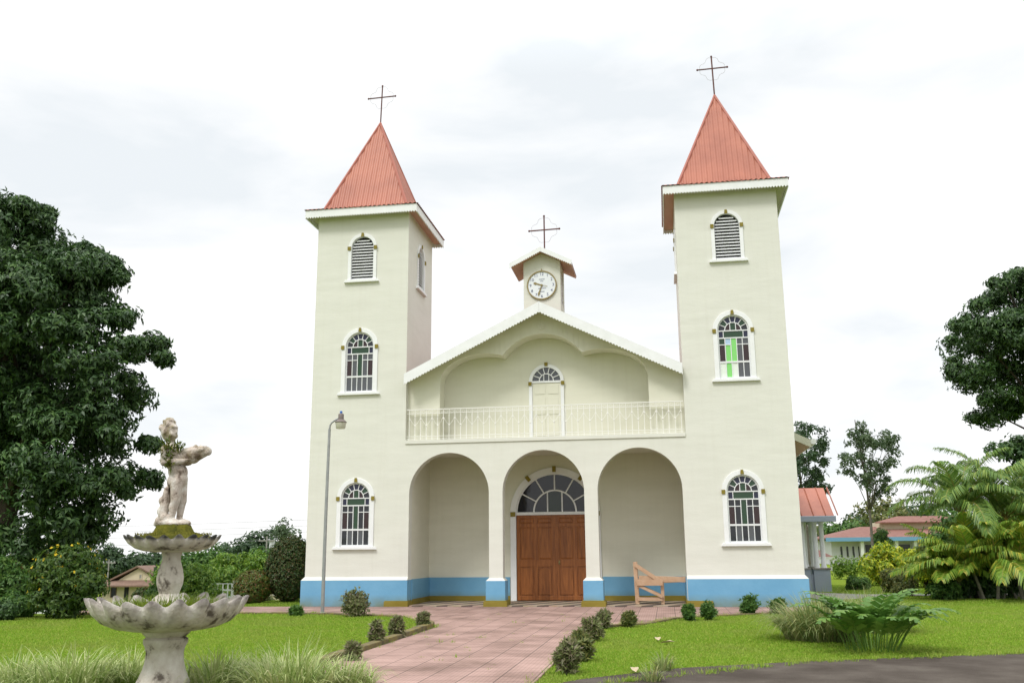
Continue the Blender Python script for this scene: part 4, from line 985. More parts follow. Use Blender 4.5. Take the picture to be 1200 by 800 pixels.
# right dark trees -----------------------------------------------------------
YR_ = 24.
sil = [(1094, 392), (1104, 374), (1128, 362), (1142, 340), (1152, 325), (1172, 316), (1196, 306), (1260, 296), (1340, 330), (1380, 420), (1340, 500), (1250, 520), (1215, 470), (1205, 492), (1180, 503), (1160, 500), (1130, 488), (1122, 478), (1140, 468), (1118, 452), (1110, 425), (1112, 405)]
rng = np.random.default_rng(5)
cl = poly_clumps(px_poly(sil, YR_), YR_, 4.5, 300, .85, rng, squash=.62, edge=1.0)
bx = at(1262, 640, YR_)[0]
tree('broadleaf_tree', 'large dark tree crown reaching in from the right edge above the palms', (bx, YR_, 0.), cl, 88, .19, .075, 'dark', rng=rng, tr=.42, limbs=34, top=11, ros=6, droop=.45, shell=.45)
sil = [(1150, 522), (1170, 512), (1195, 508), (1260, 500), (1320, 540), (1320, 600), (1200, 610), (1175, 570), (1160, 540)]
cl = poly_clumps(px_poly(sil, 40), 40, 3.5, 70, .9, rng, squash=.6); bx = at(1250, 640, 40)[0]
tree('broadleaf_tree', 'dark round tree just showing behind the right palm under the larger crown', (bx, 40, 0.), cl, 40, .30, .13, 'dark', rng=rng, tr=.35, limbs=14, ros=5, droop=.4)

# two slim trees behind the side porch ---------------------------------------
rng = np.random.default_rng(11); YS = 36.
sil = [(985, 500), (1005, 493), (1022, 490), (1040, 497), (1052, 510), (1058, 530), (1050, 548), (1040, 552), (1048, 566), (1046, 585), (1030, 590), (1018, 576), (1008, 585), (1000, 562), (985, 556), (978, 538), (990, 525), (976, 515)]
cl = poly_clumps(px_poly(sil, YS), YS, 2.2, 62, .50, rng, squash=.6); c0 = at(1022, 640, YS)[0]
tree('slim_tree', 'slim tree with an open feathery crown and pale trunk left of the palms', (c0, YS, 0.), cl, 15, .24, .085, 'grey', rng=rng, bark='barkpale', tr=.10, limbs=30, top=9.2, ros=5, droop=.3, shell=.6, trunkpts=[(0, 0, -.1), (.05, 0, 3), (.0, .05, 6), (-.25, 0, 8.2), (-.35, 0, 9.6)])
sil = [(905, 500), (925, 496), (945, 493), (962, 500), (972, 515), (976, 535), (968, 548), (975, 566), (980, 585), (970, 598), (955, 590), (940, 600), (915, 600), (890, 580), (885, 530)]
cl = poly_clumps(px_poly(sil, YS+4), YS+4, 2.6, 85, .55, rng, squash=.6); c0 = at(948, 640, YS+4)[0]
tree('slim_tree', 'darker slim tree rising directly behind the right tower and side porch', (c0, YS+4, 0.), cl, 20, .25, .095, 'far', rng=rng, bark='barkpale', tr=.12, limbs=26, top=9, ros=5, droop=.3, shell=.6)

# background trees, right -------------------------------------------------
def round_tree(name, label, px, ptop, pbot, wpx, Y, leaf, n=26, per=40, L=.3, W=.13, group=None, seed=0, tr=.2, cat='tree', sq=.75, **k):
    rng = np.random.default_rng(seed+100)
    a, b = at(px, ptop, Y), at(px, pbot, Y); sc = abs(at(px+wpx/2, ptop, Y)[0]-at(px-wpx/2, ptop, Y)[0])/2
    cz, hz_ = (a[2]+b[2])/2, (a[2]-b[2])/2
    d = rdir(n, rng); rr = rng.random((n, 1))**.5*.72
    C = np.zeros((n, 6)); C[:, :3] = np.array([a[0], Y, cz])+d*rr*np.array([sc, sc*.9, hz_]); q = .42*min(sc, hz_)*rng.uniform(.75, 1.25, n)
    C[:, 3] = C[:, 4] = q; C[:, 5] = q*sq
    g = float(ground_z(a[0], Y))
    return tree(name, label, (a[0], Y, g), C, per, L, W, leaf, rng=rng, tr=tr, limbs=8, group=group, cat=cat, **k)
G1 = 'trees behind the low house on the right'
LB1 = 'bushy green tree in the row behind the low red roofed house'
for i, (px, pt, pb, wp, Y, lf) in enumerate([(985, 600, 672, 66, 92, 'mid'), (1035, 572, 665, 90, 96, 'olive'), (1078, 570, 660, 80, 100, 'far'), (1120, 565, 660, 90, 95, 'mid'), (1003, 586, 665, 66, 110, 'far'), (1170, 585, 660, 90, 98, 'far'), (955, 612, 665, 60, 100, 'olive')]):
    round_tree('bushy_tree', LB1, px, pt, pb, wp, Y, lf, group=G1, seed=i, L=.45, W=.22, n=30, per=34)
# background trees, left
G2 = 'distant trees beyond the left lawn'
LB2 = 'distant leafy tree behind the garden between the fountain and the left tower'
for i, (px, pt, pb, wp, Y, lf) in enumerate([(345, 608, 700, 66, 70, 'far'), (303, 606, 700, 56, 78, 'far'), (268, 622, 700, 60, 84, 'far'), (322, 630, 700, 66, 62, 'mid'), (238, 630, 700, 60, 75, 'mid'), (212, 638, 700, 56, 80, 'far')]):
    round_tree('leafy_tree', LB2, px, pt, pb, wp, Y, lf, group=G2, seed=20+i, L=.42, W=.2, n=30, per=34)
round_tree('airy_tree', 'thin sparse tree with open twigs poking above the others beside the left tower', 332, 600, 640, 34, 58, 'grey', n=14, per=14, seed=30, L=.3, W=.12, tr=.08)
round_tree('garden_tree', 'small flat-topped green tree with thin trunk behind the lattice gate', 275, 642, 682, 64, 17, 'light', n=24, per=40, L=.14, W=.06, seed=31, tr=.06, sq=.5)
round_tree('garden_tree', 'small leafy garden tree between the flat-topped tree and the dark tall shrub', 312, 642, 690, 52, 22, 'light', n=20, per=40, L=.14, W=.06, seed=32, tr=.06)
G3 = 'dark trees behind the cream house'
for i, (px, pt, pb, wp, Y, lf) in enumerate([(92, 622, 690, 70, 100, 'far'), (130, 634, 690, 60, 104, 'far'), (160, 642, 690, 50, 108, 'far'), (30, 615, 700, 70, 92, 'olive'), (-20, 600, 700, 80, 95, 'far'), (190, 640, 690, 50, 112, 'far')]):
    round_tree('shade_tree', 'dark rounded tree in the row behind the cream house at far left', px, pt, pb, wp, Y, lf, group=G3, seed=40+i, L=.5, W=.24, n=30, per=34)
round_tree('autumn_tree', 'yellow brown tree under the crown of the big dark tree', 35, 628, 705, 56, 34, leafmat('leaf_autumn', [(.05, .05, .012), (.10, .075, .015), (.14, .10, .02), (.04, .055, .015)]), n=26, per=44, L=.22, W=.1, seed=50, tr=.12)
# far woods ring the horizon
rng = np.random.default_rng(60); ang = rng.uniform(0, 2*pi, 260); R_ = rng.uniform(170, 240, 260)
C = np.zeros((260, 6)); C[:, 0] = R_*np.sin(ang); C[:, 1] = R_*np.cos(ang); C[:, 2] = ground_z(C[:, 0], C[:, 1])+rng.uniform(1, 4.5, 260); C[:, 3] = rng.uniform(5, 10, 260); C[:, 4] = C[:, 3]; C[:, 5] = rng.uniform(2.5, 5, 260)
C = C[(C[:, 1] > -60)]
tag(crown('distant_woods', C, 130, 1.5, .8, GREENS['far'], None, rng=rng, ros=4), 'low dark band of far woods along the horizon', 'woods', kind='stuff')

# ------------------------------------------------------------------ bushes and hedges
def bush(name, label, cx, cy, w, d, h, leaf, n=18, per=60, L=.08, W=.035, seed=0, group=None, cat='bush', z0=None, lift=.0, stem=True, shape='round', **k):
    rng = np.random.default_rng(seed+500); z = float(ground_z(cx, cy)) if z0 is None else z0
    root = thing(name, label, cat, (cx, cy, z), group)
    if shape == 'ball': C = np.array([(0, 0, h*.52+lift, w/2, d/2, h*.5)]); per = n*per; sh = .12
    elif shape == 'box':
        C = []; q = min(d, h)*.34
        for i in range(n): C.append((rng.uniform(-w/2+q*.8, w/2-q*.8), rng.uniform(-d/2+q*.8, d/2-q*.8) if d > 2*q else 0, rng.uniform(q*.8, h-q*.8), q, q, q))
        C = np.array(C); sh = .3
    else:
        dd = rdir(n, rng); rr = rng.random((n, 1))**.5*.62; q = .40*min(w, h*1.3)/2*rng.uniform(.8, 1.3, n)
        C = np.zeros((n, 6)); C[:, :3] = np.array([0, 0, h*.48+lift])+dd*rr*np.array([w/2, d/2, h*.62]); C[:, 3] = C[:, 4] = q; C[:, 5] = q*.85; sh = .35
        C[:, 2] = np.clip(C[:, 2], q*.6+lift, h-q*.7)
    crown('foliage', C, per, L, W, GREENS[leaf] if isinstance(leaf, str) else leaf, root, rng=rng, shell=sh, **k)
    if stem:
        mb = MB()
        for i in range(6):
            a = 2*pi*i/6; mb.tube([(.03*cos(a), .03*sin(a), -.05), (.06*w*cos(a), .06*d*sin(a), h*.35), (.22*w*cos(a), .22*d*sin(a), h*.7)], [.02*w+.006, .015*w+.004, .004], 5)
        mb.build('stem', M['bark'], root)
    return root, C
def flowers(root, C, n, m, r=.03, seed=0):
    rng = np.random.default_rng(seed+900); c = C[rng.integers(0, len(C), n)]; d = rdir(n, rng); d[:, 2] = np.abs(d[:, 2]); P = c[:, :3]+d*c[:, 3:6]*1.05
    V = []; F = []
    P5 = np.repeat(P, 5, 0); O = np.repeat(d, 5, 0); t = rdir(len(P5), rng); t = unit(t-O*np.sum(t*O, -1, keepdims=True))
    V, F = leaf_geo(P5, t+O*.5, O, r*1.2, r); return npmesh('blossom', V, F, m, root)
YEL = leafmat('petal_yellow', [(.7, .5, .02), (.8, .62, .04)], .6, .4)
RED = leafmat('petal_red', [(.55, .06, .03), (.65, .12, .04)], .6, .4)

# small clipped shrubs along the path and walkway
SHG = 'small clipped shrubs edging the path and walkway'
sh = [ # px, base py, width px, height px, leaf, label
 (414, 723, 26, 25, 'topiary', 'round grey-green shrub beside the lamp post in front of the blue plinth'),
 (345, 722, 18, 10, 'mid', 'low flat green tuft left of the lamp post at the lawn edge'),
 (412, 776, 15, 24, 'topiary', 'dry brownish shrub nearest the camera on the left kerb of the path'),
 (440, 757, 18, 26, 'topiary', 'narrow grey-green shrub on the left kerb, second from the camera'),
 (463, 749, 19, 24, 'topiary', 'wider grey-green shrub on the left kerb, just beyond the narrow one'),
 (495, 738, 15, 20, 'topiary', 'little upright shrub at the far end of the left kerb'),
 (664, 792, 36, 36, 'topiary', 'largest grey-green shrub at the near right side of the path'),
 (681, 777, 30, 32, 'olive', 'bushy shrub just beyond the largest one right of the path'),
 (693, 752, 28, 24, 'topiary', 'low greyish shrub halfway along the right side of the path'),
 (706, 737, 26, 19, 'topiary', 'rounded grey shrub at the corner of path and right lawn'),
 (737, 735, 17, 18, 'olive', 'small yellowish shrub right of the corner shrub at the walkway'),
 (808, 728, 16, 18, 'mid', 'small dark green shrub below the olive base by the wooden barrier'),
 (831, 727, 18, 21, 'mid', 'taller dark green shrub beside the left corner of right tower plinth'),
 (880, 720, 24, 19, 'mid', 'spiky green shrub against the middle of the right blue plinth'),
 (914, 720, 22, 17, 'mid', 'spiky green shrub against the right end of the blue plinth')]
for i, (px, py, wp, hp, lf, lab) in enumerate(sh):
    wp *= .86; hp *= .92
    p = at(px, py, z=.0); dist = np.linalg.norm(p-CAM); s_ = dist/FPX*1.06
    bush('clipped_shrub', lab, p[0], p[1]+wp*s_*.3, wp*s_, wp*s_, hp*s_*1.05, lf, n=18, per=40, L=.085, W=.022, fuzz=.26, seed=i, group=SHG, cat='shrub', shape='ball' if i == 0 else 'round', droop=-.45, spread=.6)

# left garden
b, C = bush('flowering_bush', 'broad green bush dotted with yellow flowers left of the fountain', *at(76, 724, z=0)[:2], 2.1, 1.8, 1.75, leafmat('leaf_allamanda', [(.03, .075, .012), (.05, .11, .015), (.08, .145, .02), (.11, .17, .025)]), n=64, per=80, L=.10, W=.045, seed=51)
flowers(b, C, 150, YEL, .042, 1)
bush('low_bush', 'low round dark bush at far left between the edge and the yellow-flowered bush', *at(24, 723, z=0)[:2], 1.25, 1.1, .7, 'mid', n=26, per=70, L=.09, W=.04, seed=52)
bush('tall_bush', 'leafy green bush cut by the left edge under the big tree', at(0, 700, -1)[0], -1.0, 2.2, 2.0, 1.7, 'mid', n=40, per=70, L=.12, W=.05, seed=53)
bush('edge_shrub', 'small dark shrub at the extreme left edge on the lawn', *at(2, 727, z=0)[:2], .8, .8, .5, 'dark', n=18, per=60, L=.08, W=.04, seed=54)
bush('topiary_ball', 'squat round topiary with reddish leaf tips right of the lattice gate', *at(296, 706, z=0)[:2], 1.22, 1.2, .98, leafmat('leaf_ball', [(.06, .12, .02), (.09, .16, .025), (.13, .19, .03), (.24, .10, .04), (.10, .16, .025)]), n=60, per=60, L=.06, W=.03, seed=55, shape='ball', cat='topiary', lift=.02, droop=0, spread=.9, fuzz=.05)
b, C = bush('tall_shrub', 'tall dense dark shrub clipped round beside the left tower', *at(338, 705, z=0)[:2], 1.5, 1.5, 1.98, 'rusty', n=90, per=90, L=.065, W=.03, seed=56, shape='ball', cat='shrub', droop=0, spread=.9, fuzz=.05)
yb = 9.
bush('leafy_bush', 'tall loose green bush directly behind the fountain column on the right', at(226, 690, yb)[0], yb, 2.4, 2.0, 2.1, 'light', n=44, per=80, L=.13, W=.05, seed=57)
bush('leafy_bush', 'mid green bush between the cream house and the fountain column', at(188, 690, 12)[0], 12, 1.6, 1.4, 1.7, 'mid', n=36, per=70, L=.14, W=.06, seed=58)
bush('leafy_bush', 'yellow green bush beneath the flat-topped garden tree', at(252, 690, 14)[0], 14.5, 3., 2.0, 2.3, 'light', n=44, per=70, L=.14, W=.06, seed=59)
bush('dark_bush', 'dark reddish green bush in front of the cream house wall', at(170, 700, 30)[0], 30, 1.9, 1.6, 1.6, 'rusty', n=36, per=60, L=.2, W=.09, seed=60)
bush('leafy_bush', 'bright green bush hiding the right end of the cream house', at(198, 690, 26)[0], 26, 2.6, 2.4, 3.3, 'light', n=40, per=60, L=.2, W=.09, seed=61)
bush('leafy_bush', 'mid green bush behind the squat topiary ball', at(306, 690, 12)[0], 12, 2.0, 1.6, .95, 'olive', n=30, per=70, L=.13, W=.06, seed=62)

# right garden
hz_ = 18.
def hedge(x0, x1, y, h, label, seed): 
    return bush('hedge', label, (x0+x1)/2, y, x1-x0, 1.0, h, 'light', n=int((x1-x0)*14), per=44, L=.08, W=.04, seed=seed, cat='hedge', shape='box', stem=False, droop=0)
hx0, hx1 = at(975, 680, 24)[0], at(1062, 680, 24)[0]
hedge(hx0, hx1, 24, 1.15, 'long clipped green hedge in front of the low house', 70)
b, C = bush('croton_bush', 'yellow green leafy bush in front of the clipped hedge', at(1040, 684, 15)[0], 15, 2.2, 1.8, 1.75, 'yellow', n=40, per=60, L=.15, W=.06, seed=71)
bush('garden_bush', 'yellowish bush touching the palms right of the croton bush', at(1085, 690, 13)[0], 13, 2.2, 1.8, 1.6, 'yellow', n=36, per=60, L=.15, W=.06, seed=72)
bush('garden_bush', 'dull brownish bush in front of the yellow leaved bush', at(1052, 692, 9)[0], 9, 1.5, 1.2, .85, 'olive', n=30, per=60, L=.09, W=.04, seed=73)
bush('garden_bush', 'low dark bush on the lawn in front of the hedge', at(1004, 690, 11)[0], 11, 1.5, 1.0, .5, 'mid', n=26, per=60, L=.08, W=.04, seed=74)
bush('conical_bush', 'small dark conical tree against the low house wall', at(1032, 640, 40)[0], 40, 1.8, 1.8, 3.0, 'mid', n=34, per=60, L=.14, W=.06, seed=75)
bush('garden_bush', 'low green bush on the right lawn in front of the left palm clump', at(1105, 700, 4)[0], 4., 1.6, 1.2, .65, 'mid', n=26, per=60, L=.09, W=.04, seed=76)
b, C = bush('rose_bush', 'sparse olive green bush on the right lawn nearest the palms', at(1062, 697, 6.5)[0], 6.5, 1.2, 1.0, .7, 'olive', n=22, per=40, L=.08, W=.035, seed=77)

# ------------------------------------------------------------------ palms
PALM = leafmat('palm_leaflet', [(0.080, 0.167, 0.032), (0.116, 0.217, 0.041), (0.174, 0.275, 0.051), (0.275, 0.348, 0.065)], .4, .3)
PALMY = leafmat('palm_leaflet_yellow', [(0.116, 0.232, 0.026), (0.174, 0.304, 0.035), (0.275, 0.377, 0.043), (0.493, 0.420, 0.058)], .4, .35)
M['palmstem'] = mat('palm_stem', (.20, .19, .06), (.28, .22, .05), .6, 6)
M['palmtrunk'] = mat('palm_trunk', (.22, .20, .165), (.15, .135, .11), .85, 8, .4, 20)
M['crownshaft'] = mat('palm_crownshaft', (.42, .30, .03), (.30, .27, .05), .5, 4)
def frond(base, az, el, L, m, parent, n=44, ll=.55, droop=1.25, rng=RNG, w=.035):
    pts = []; p = np.array(base, float); e = el; k = 16
    h = np.array([cos(az), sin(az), 0]); tw = rng.uniform(-.15, .15); T = []
    for i in range(k+1):
        pts.append(p.copy()); d = h*cos(e)+np.array([0, 0, sin(e)]); T.append(d); p = p+d*L/k; e -= droop/k*(.35+1.3*i/k)
    pts = np.array(pts); T = np.array(T)
    mb = MB(); mb.tube([tuple(q) for q in pts], [.018*(1-.85*i/k)+.002 for i in range(k+1)], 5)
    o = mb.build('frond', [M['palmstem'], m], parent)
    s = np.linspace(.14, .995, n); idx = s*k; i0 = np.minimum(idx.astype(int), k-1); fr_ = (idx-i0)[:, None]
    P = pts[i0]*(1-fr_)+pts[i0+1]*fr_; D = unit(T[i0]*(1-fr_)+T[i0+1]*fr_)
    side_ = np.array([-sin(az), cos(az), 0]); N_ = np.cross(side_, D)*-1
    V = []; F = []; o_ = 0
    for sg in (-1, 1):
        ln = ll*np.sin(np.pi*np.clip(s*.82+.14, 0, 1))**.7*rng.uniform(.85, 1.12, n)
        dr = unit(side_*sg*.85+D*(.45+.5*s[:, None])+N_*.28+rng.normal(size=(n, 3))*.07)
        a = P; b = P+dr*ln[:, None]*.5; c = P+dr*ln[:, None]*.82+np.array([0, 0, -1])*ln[:, None]*.42
        wv = unit(np.cross(dr, N_))*w*.5
        Vv = np.stack([a-wv*.6, a+wv*.6, b-wv, b+wv, c-wv*.15, c+wv*.15], 1).reshape(-1, 3); V.append(Vv)
        q = np.arange(n)[:, None]*6; F.append(np.concatenate([q+np.array([[0, 1, 3, 2]]), q+np.array([[2, 3, 5, 4]])])+o_); o_ += n*6
    V = np.concatenate(V); F = np.concatenate(F)
    me = o.data; bm_ = bmesh.new(); bm_.from_mesh(me); vv = [bm_.verts.new(v) for v in V]
    for f in F:
        q = bm_.faces.new([vv[i] for i in f]); q.material_index = 1
    bm_.to_mesh(me); bm_.free(); return o
def palm(name, label, base, h, nf, L, seed, m=PALM, group=None, tr=.10, lean=0., els=(.25, 1.35), ll=.6, stems=1, spread=.4, shaft=True):
    rng = np.random.default_rng(seed); root = thing(name, label, 'palm', base, group)
    for s_ in range(stems):
        a = 2*pi*s_/max(1, stems)+rng.uniform(-.4, .4); ox, oy = (0, 0) if stems == 1 else (spread*cos(a), spread*sin(a))
        hh = h*rng.uniform(.7, 1.05) if stems > 1 else h
        tp = [(ox*.5, oy*.5, -.1), (ox*.7, oy*.7, hh*.5), (ox+lean, oy, hh)]
        if hh > .15:
            mb = MB(); k = max(5, int(hh/.11)); pts = [Vector(tp[0]).lerp(Vector(tp[2]), i/k) for i in range(k+1)]
            mb.tube(pts, [tr*(1.06 if i % 2 else .97)*(1-.2*i/k) for i in range(k+1)], 10); mb.build('trunk', M['palmtrunk'], root, smooth=50)
        if shaft:
            mb = MB(); b_ = Vector(tp[2]); mb.tube([b_-Vector((0, 0, .02)), b_+Vector((0, 0, .18)), b_+Vector((0, 0, .5)), b_+Vector((0, 0, .62))], [tr*.85, tr*1.15, tr*.6, tr*.3], 10); mb.build('crownshaft', M['crownshaft'], root, smooth=50)
        n = nf if stems == 1 else max(4, nf//stems)
        for i in range(n):
            az = 2*pi*i/n*(1 if stems == 1 else 1)+rng.uniform(-.35, .35)+a; el = els[0]+(els[1]-els[0])*((i*.618) % 1)
            zb = tp[2][2]+(.5 if shaft else 0); frond((tp[2][0], tp[2][1], zb), az, el, L*rng.uniform(.82, 1.1), m, root, n=66, ll=ll*rng.uniform(.85, 1.1), rng=rng, droop=rng.uniform(1.1, 1.9))
    return root
YP = 5.
def gp(px, Y): q = at(px, 650, Y); return (q[0], Y, 0.)
palm('areca_palm', 'tall palm with a yellow crownshaft standing left among the palms', gp(1138, YP), 2.05, 18, 2.75, 1, ll=.82, tr=.105, lean=-.12, els=(.35, 1.45))
palm('areca_palm', 'tall palm with pale ringed trunk standing right among the palms', gp(1186, YP+.6), 1.9, 17, 3.0, 2, ll=.82, tr=.10, lean=-.05, els=(.35, 1.45))
palm('areca_clump', 'dense low clump of yellow green palm fronds at the left of the palms', gp(1120, YP-.3), .55, 36, 1.9, 3, m=PALMY, stems=4, spread=.45, tr=.05, els=(.5, 1.45), ll=.62, shaft=False)
palm('areca_clump', 'dense low clump of green fronds under the tall left palm', gp(1158, YP-.8), .95, 45, 2.2, 4, stems=5, spread=.6, tr=.05, els=(.45, 1.45), ll=.62, shaft=False, m=PALMY)
palm('areca_clump', 'dense low clump of fronds at the right edge under the right palm', gp(1196, YP-.8), .95, 45, 2.3, 5, stems=5, spread=.6, tr=.05, els=(.4, 1.45), ll=.62, shaft=False, m=PALMY)
bush('tall_bush', 'tall green bush behind the trunk of the left tall palm', *gp(1128, 12.)[:2], 3.0, 2.0, 3.2, 'mid', n=50, per=60, L=.16, W=.06, seed=81)
bush('tall_bush', 'tall green bush behind the right palm at the edge of the picture', *gp(1190, 13.)[:2], 3.4, 2.0, 3.6, 'light', n=50, per=60, L=.16, W=.06, seed=82)
bush('understorey_bush', 'dark leafy undergrowth bush at the foot of the palms', *gp(1150, YP-.2)[:2], 3.4, 1.8, 1.2, 'dark', n=50, per=60, L=.16, W=.06, seed=80)

# fern and tall grass clump on the right lawn ------------------------------------
def blades(n, rad, h, lean, w, rng, arch=1.0, seg=4):
    a = rng.uniform(0, 2*pi, n); r = rad*np.sqrt(rng.random(n)); B = np.stack([r*np.cos(a), r*np.sin(a), np.zeros(n)], 1)
    az = a+rng.normal(size=n)*.7; H = h*rng.uniform(.6, 1.1, n); tilt = np.clip(lean*(.25+r/rad)+rng.normal(size=n)*.18, .02, 1.4)
    out = np.stack([np.cos(az), np.sin(az), 0*az], 1); sd_ = np.stack([-np.sin(az), np.cos(az), 0*az], 1)
    p = B.copy(); e = pi/2-tilt*.5; rows = []
    for i in range(seg+1):
        wv = w*(1-(i/seg)**1.6)*.5+.0006; rows += [p-sd_*wv, p+sd_*wv]
        d = out*np.cos(e)[:, None]+np.array([0, 0, 1])*np.sin(e)[:, None]; p = p+d*(H/seg)[:, None]; e = e-arch*tilt*(.5+i/seg)*.55
    V = np.stack(rows, 1).reshape(-1, 3); q = np.arange(n)[:, None]*(2*(seg+1)); F = np.concatenate([q+np.array([[2*i, 2*i+1, 2*i+3, 2*i+2]]) for i in range(seg)])
    return V, F
ORN = leafmat('blade_variegated', [(.21, .31, .07), (.31, .40, .12), (.42, .49, .19), (.54, .56, .28), (.16, .26, .05)], .5, .3)
GRS = leafmat('blade_greygreen', [(.15, .23, .07), (.22, .30, .10), (.31, .35, .13), (.42, .39, .18), (.18, .27, .06)], .5, .3)
def grass_clump(name, label, x, y, n, rad, h, lean, w, m, seed, group=None):
    rng = np.random.default_rng(seed); V, F = blades(n, rad, h, lean, w, rng); V[:, :] += np.array([x, y, 0])
    V -= np.array([x, y, 0]); o = npmesh(name, V, F, m); o.location = (x, y, float(ground_z(x, y))); return tag(o, label, 'grass clump', group)
GG = 'pale ornamental grass clumps round the fountain'
for i, (px, Y, n, rad, h, lab) in enumerate([
    (345, -15.9, 1000, .50, .74, 'widest pale ornamental grass clump right of the fountain pedestal'),
    (402, -15.6, 500, .34, .50, 'pale ornamental grass clump next to the pink path'),
    (252, -15.7, 600, .36, .62, 'pale ornamental grass clump touching the pedestal on its right'),
    (82, -15.9, 800, .45, .68, 'pale ornamental grass clump left of the pedestal'),
    (20, -15.8, 700, .45, .52, 'pale ornamental grass clump at the bottom left corner'),
    (150, -15.2, 500, .34, .50, 'pale ornamental grass clump behind the pedestal on its left'),
    (300, -15.2, 500, .36, .50, 'pale ornamental grass clump between the pedestal clump and widest clump')]):
    q = at(px, 790, Y); grass_clump('ornamental_grass', lab, q[0], Y, int(n*.62), rad, h*.88, .95, .019, ORN, 200+i, GG)
q = at(968, 752, z=0)
grass_clump('tall_grass', 'shaggy grey green grass clump left of the fern on the right lawn', q[0], q[1]+.4, 1500, .60, .92, .95, .020, GRS, 220)
q2 = at(985, 745, z=0); grass_clump('tall_grass', 'shaggy grass clump behind the big fern on the right lawn', q2[0]+.7, q2[1]+1.0, 1000, .6, .85, .9, .020, GRS, 221)
FERN = leafmat('fern_leaf', [(.08, .18, .03), (.11, .23, .04), (.16, .28, .05), (.20, .30, .06)], .4, .35)
q = at(1030, 766, z=0)
fern = thing('fern_plant', 'broad fern-leaved plant with deeply cut green leaves beside the grey grass clump', 'fern', (q[0], q[1]+.45, 0))
rng = np.random.default_rng(77)
def cutleaf(base, az, el, L, wd, parent):
    k = 12; p = np.array(base, float); e = el; h = np.array([cos(az), sin(az), 0]); sd_ = np.array([-sin(az), cos(az), 0]); mb = MB(); pts = []; T = []
    for i in range(k+1):
        pts.append(p.copy()); d = h*cos(e)+np.array([0, 0, sin(e)]); T.append(d); p = p+d*L/k; e -= 2.3/k*(.1+1.4*i/k)
    mb.tube([tuple(a) for a in pts], [.010*(1-.8*i/k) for i in range(k+1)], 5)
    for i in range(4, k+1):
        t = (i-4)/(k-4); ln = wd*(sin(pi*min(1, .34+.62*t))**.7)
        N_ = np.cross(T[i], sd_)
        for sg in (-1, 1):
            a = pts[i]; d = unit(sd_*sg*.9+T[i]*.55+N_*.10); w_ = .040*L; wv = T[i]*w_
            b = a+d*ln*.55; c = a+d*ln+np.array([0, 0, -.18*ln])
            mb.add([tuple(x) for x in (a-wv*.8, a+wv*.8, b+wv, b-wv, c)], [(0, 1, 2, 3), (3, 2, 4)])
    return mb.build('leaf', FERN, parent, fix=False)
for i in range(46):
    az = 2*pi*i*.618+rng.uniform(-.2, .2); q_ = rng.uniform(.1, .42); cutleaf((q_*cos(az), q_*sin(az), .02), az, rng.uniform(1.0, 1.52), rng.uniform(.85, 1.2), rng.uniform(.20, .28), fern)

# planting in the fountain: fern on the chest, grass in the bowl
vine = MB(); V = []
rng = np.random.default_rng(88); n = 170
t_ = rng.random(n); P = np.stack([-.19+.14*rng.random(n)+.06*(1-t_), -.15-.03*rng.random(n), 2.50+.32*t_], 1)
sel = rng.random(n) < .3; P[sel] = np.stack([-.02+.12*rng.random(sel.sum()), -.10*rng.random(sel.sum())-.05, 2.73+.05*rng.random(sel.sum())], 1)
Vv, Ff = leaf_geo(P, rdir(n, rng)+np.array([.2, -.5, -.1]), rdir(n, rng)+np.array([0, -.8, .4]), rng.uniform(.05, .10, n), rng.uniform(.018, .03, n))
npmesh('fern_growth', Vv, Ff, leafmat('fern_growth', [(.06, .10, .012), (.10, .13, .015), (.16, .16, .02)], .6, .3), stt)
V, F = blades(1500, .74, .21, .7, .010, np.random.default_rng(89)); V[:, 2] += .90
keep = None
npmesh('bowl_grass', V, F, leafmat('bowl_grass', [(.14, .22, .02), (.20, .29, .03), (.30, .36, .05)], .6, .4), fo)
mb = MB(); mb.lathe([(.70, .88), (.68, .93), (.5, .96), (.25, .97), (.02, .97)], 60); o = mb.build('bowl_soil', M['moss'], fo, smooth=True); noisy(o, .03, 9)
rng = np.random.default_rng(90); n = 500; a = rng.uniform(0, 2*pi, n); r = .5*np.sqrt(rng.random(n)); P = np.stack([r*np.cos(a), r*np.sin(a), np.full(n, 1.735)], 1)
Vv, Ff = leaf_geo(P, rdir(n, rng)*.6+np.array([0, 0, .8]), rdir(n, rng), rng.uniform(.02, .05, n), .012)
tag(npmesh('moss_sprig', Vv, Ff, leafmat('moss_sprig', [(.12, .12, .012), (.2, .19, .02)], .8, .3), ub), kind='stuff')

# ------------------------------------------------------------------ lawn blades
rng = np.random.default_rng(99)
def inpoly(x, y, poly):
    c = np.zeros(len(x), bool); j = len(poly)-1
    for i in range(len(poly)):
        (xi, yi), (xj, yj) = poly[i], poly[j]
        c ^= ((yi > y) != (yj > y)) & (x < (xj-xi)*(y-yi)/((yj-yi) or 1e-9)+xi); j = i
    return c
N = 900000
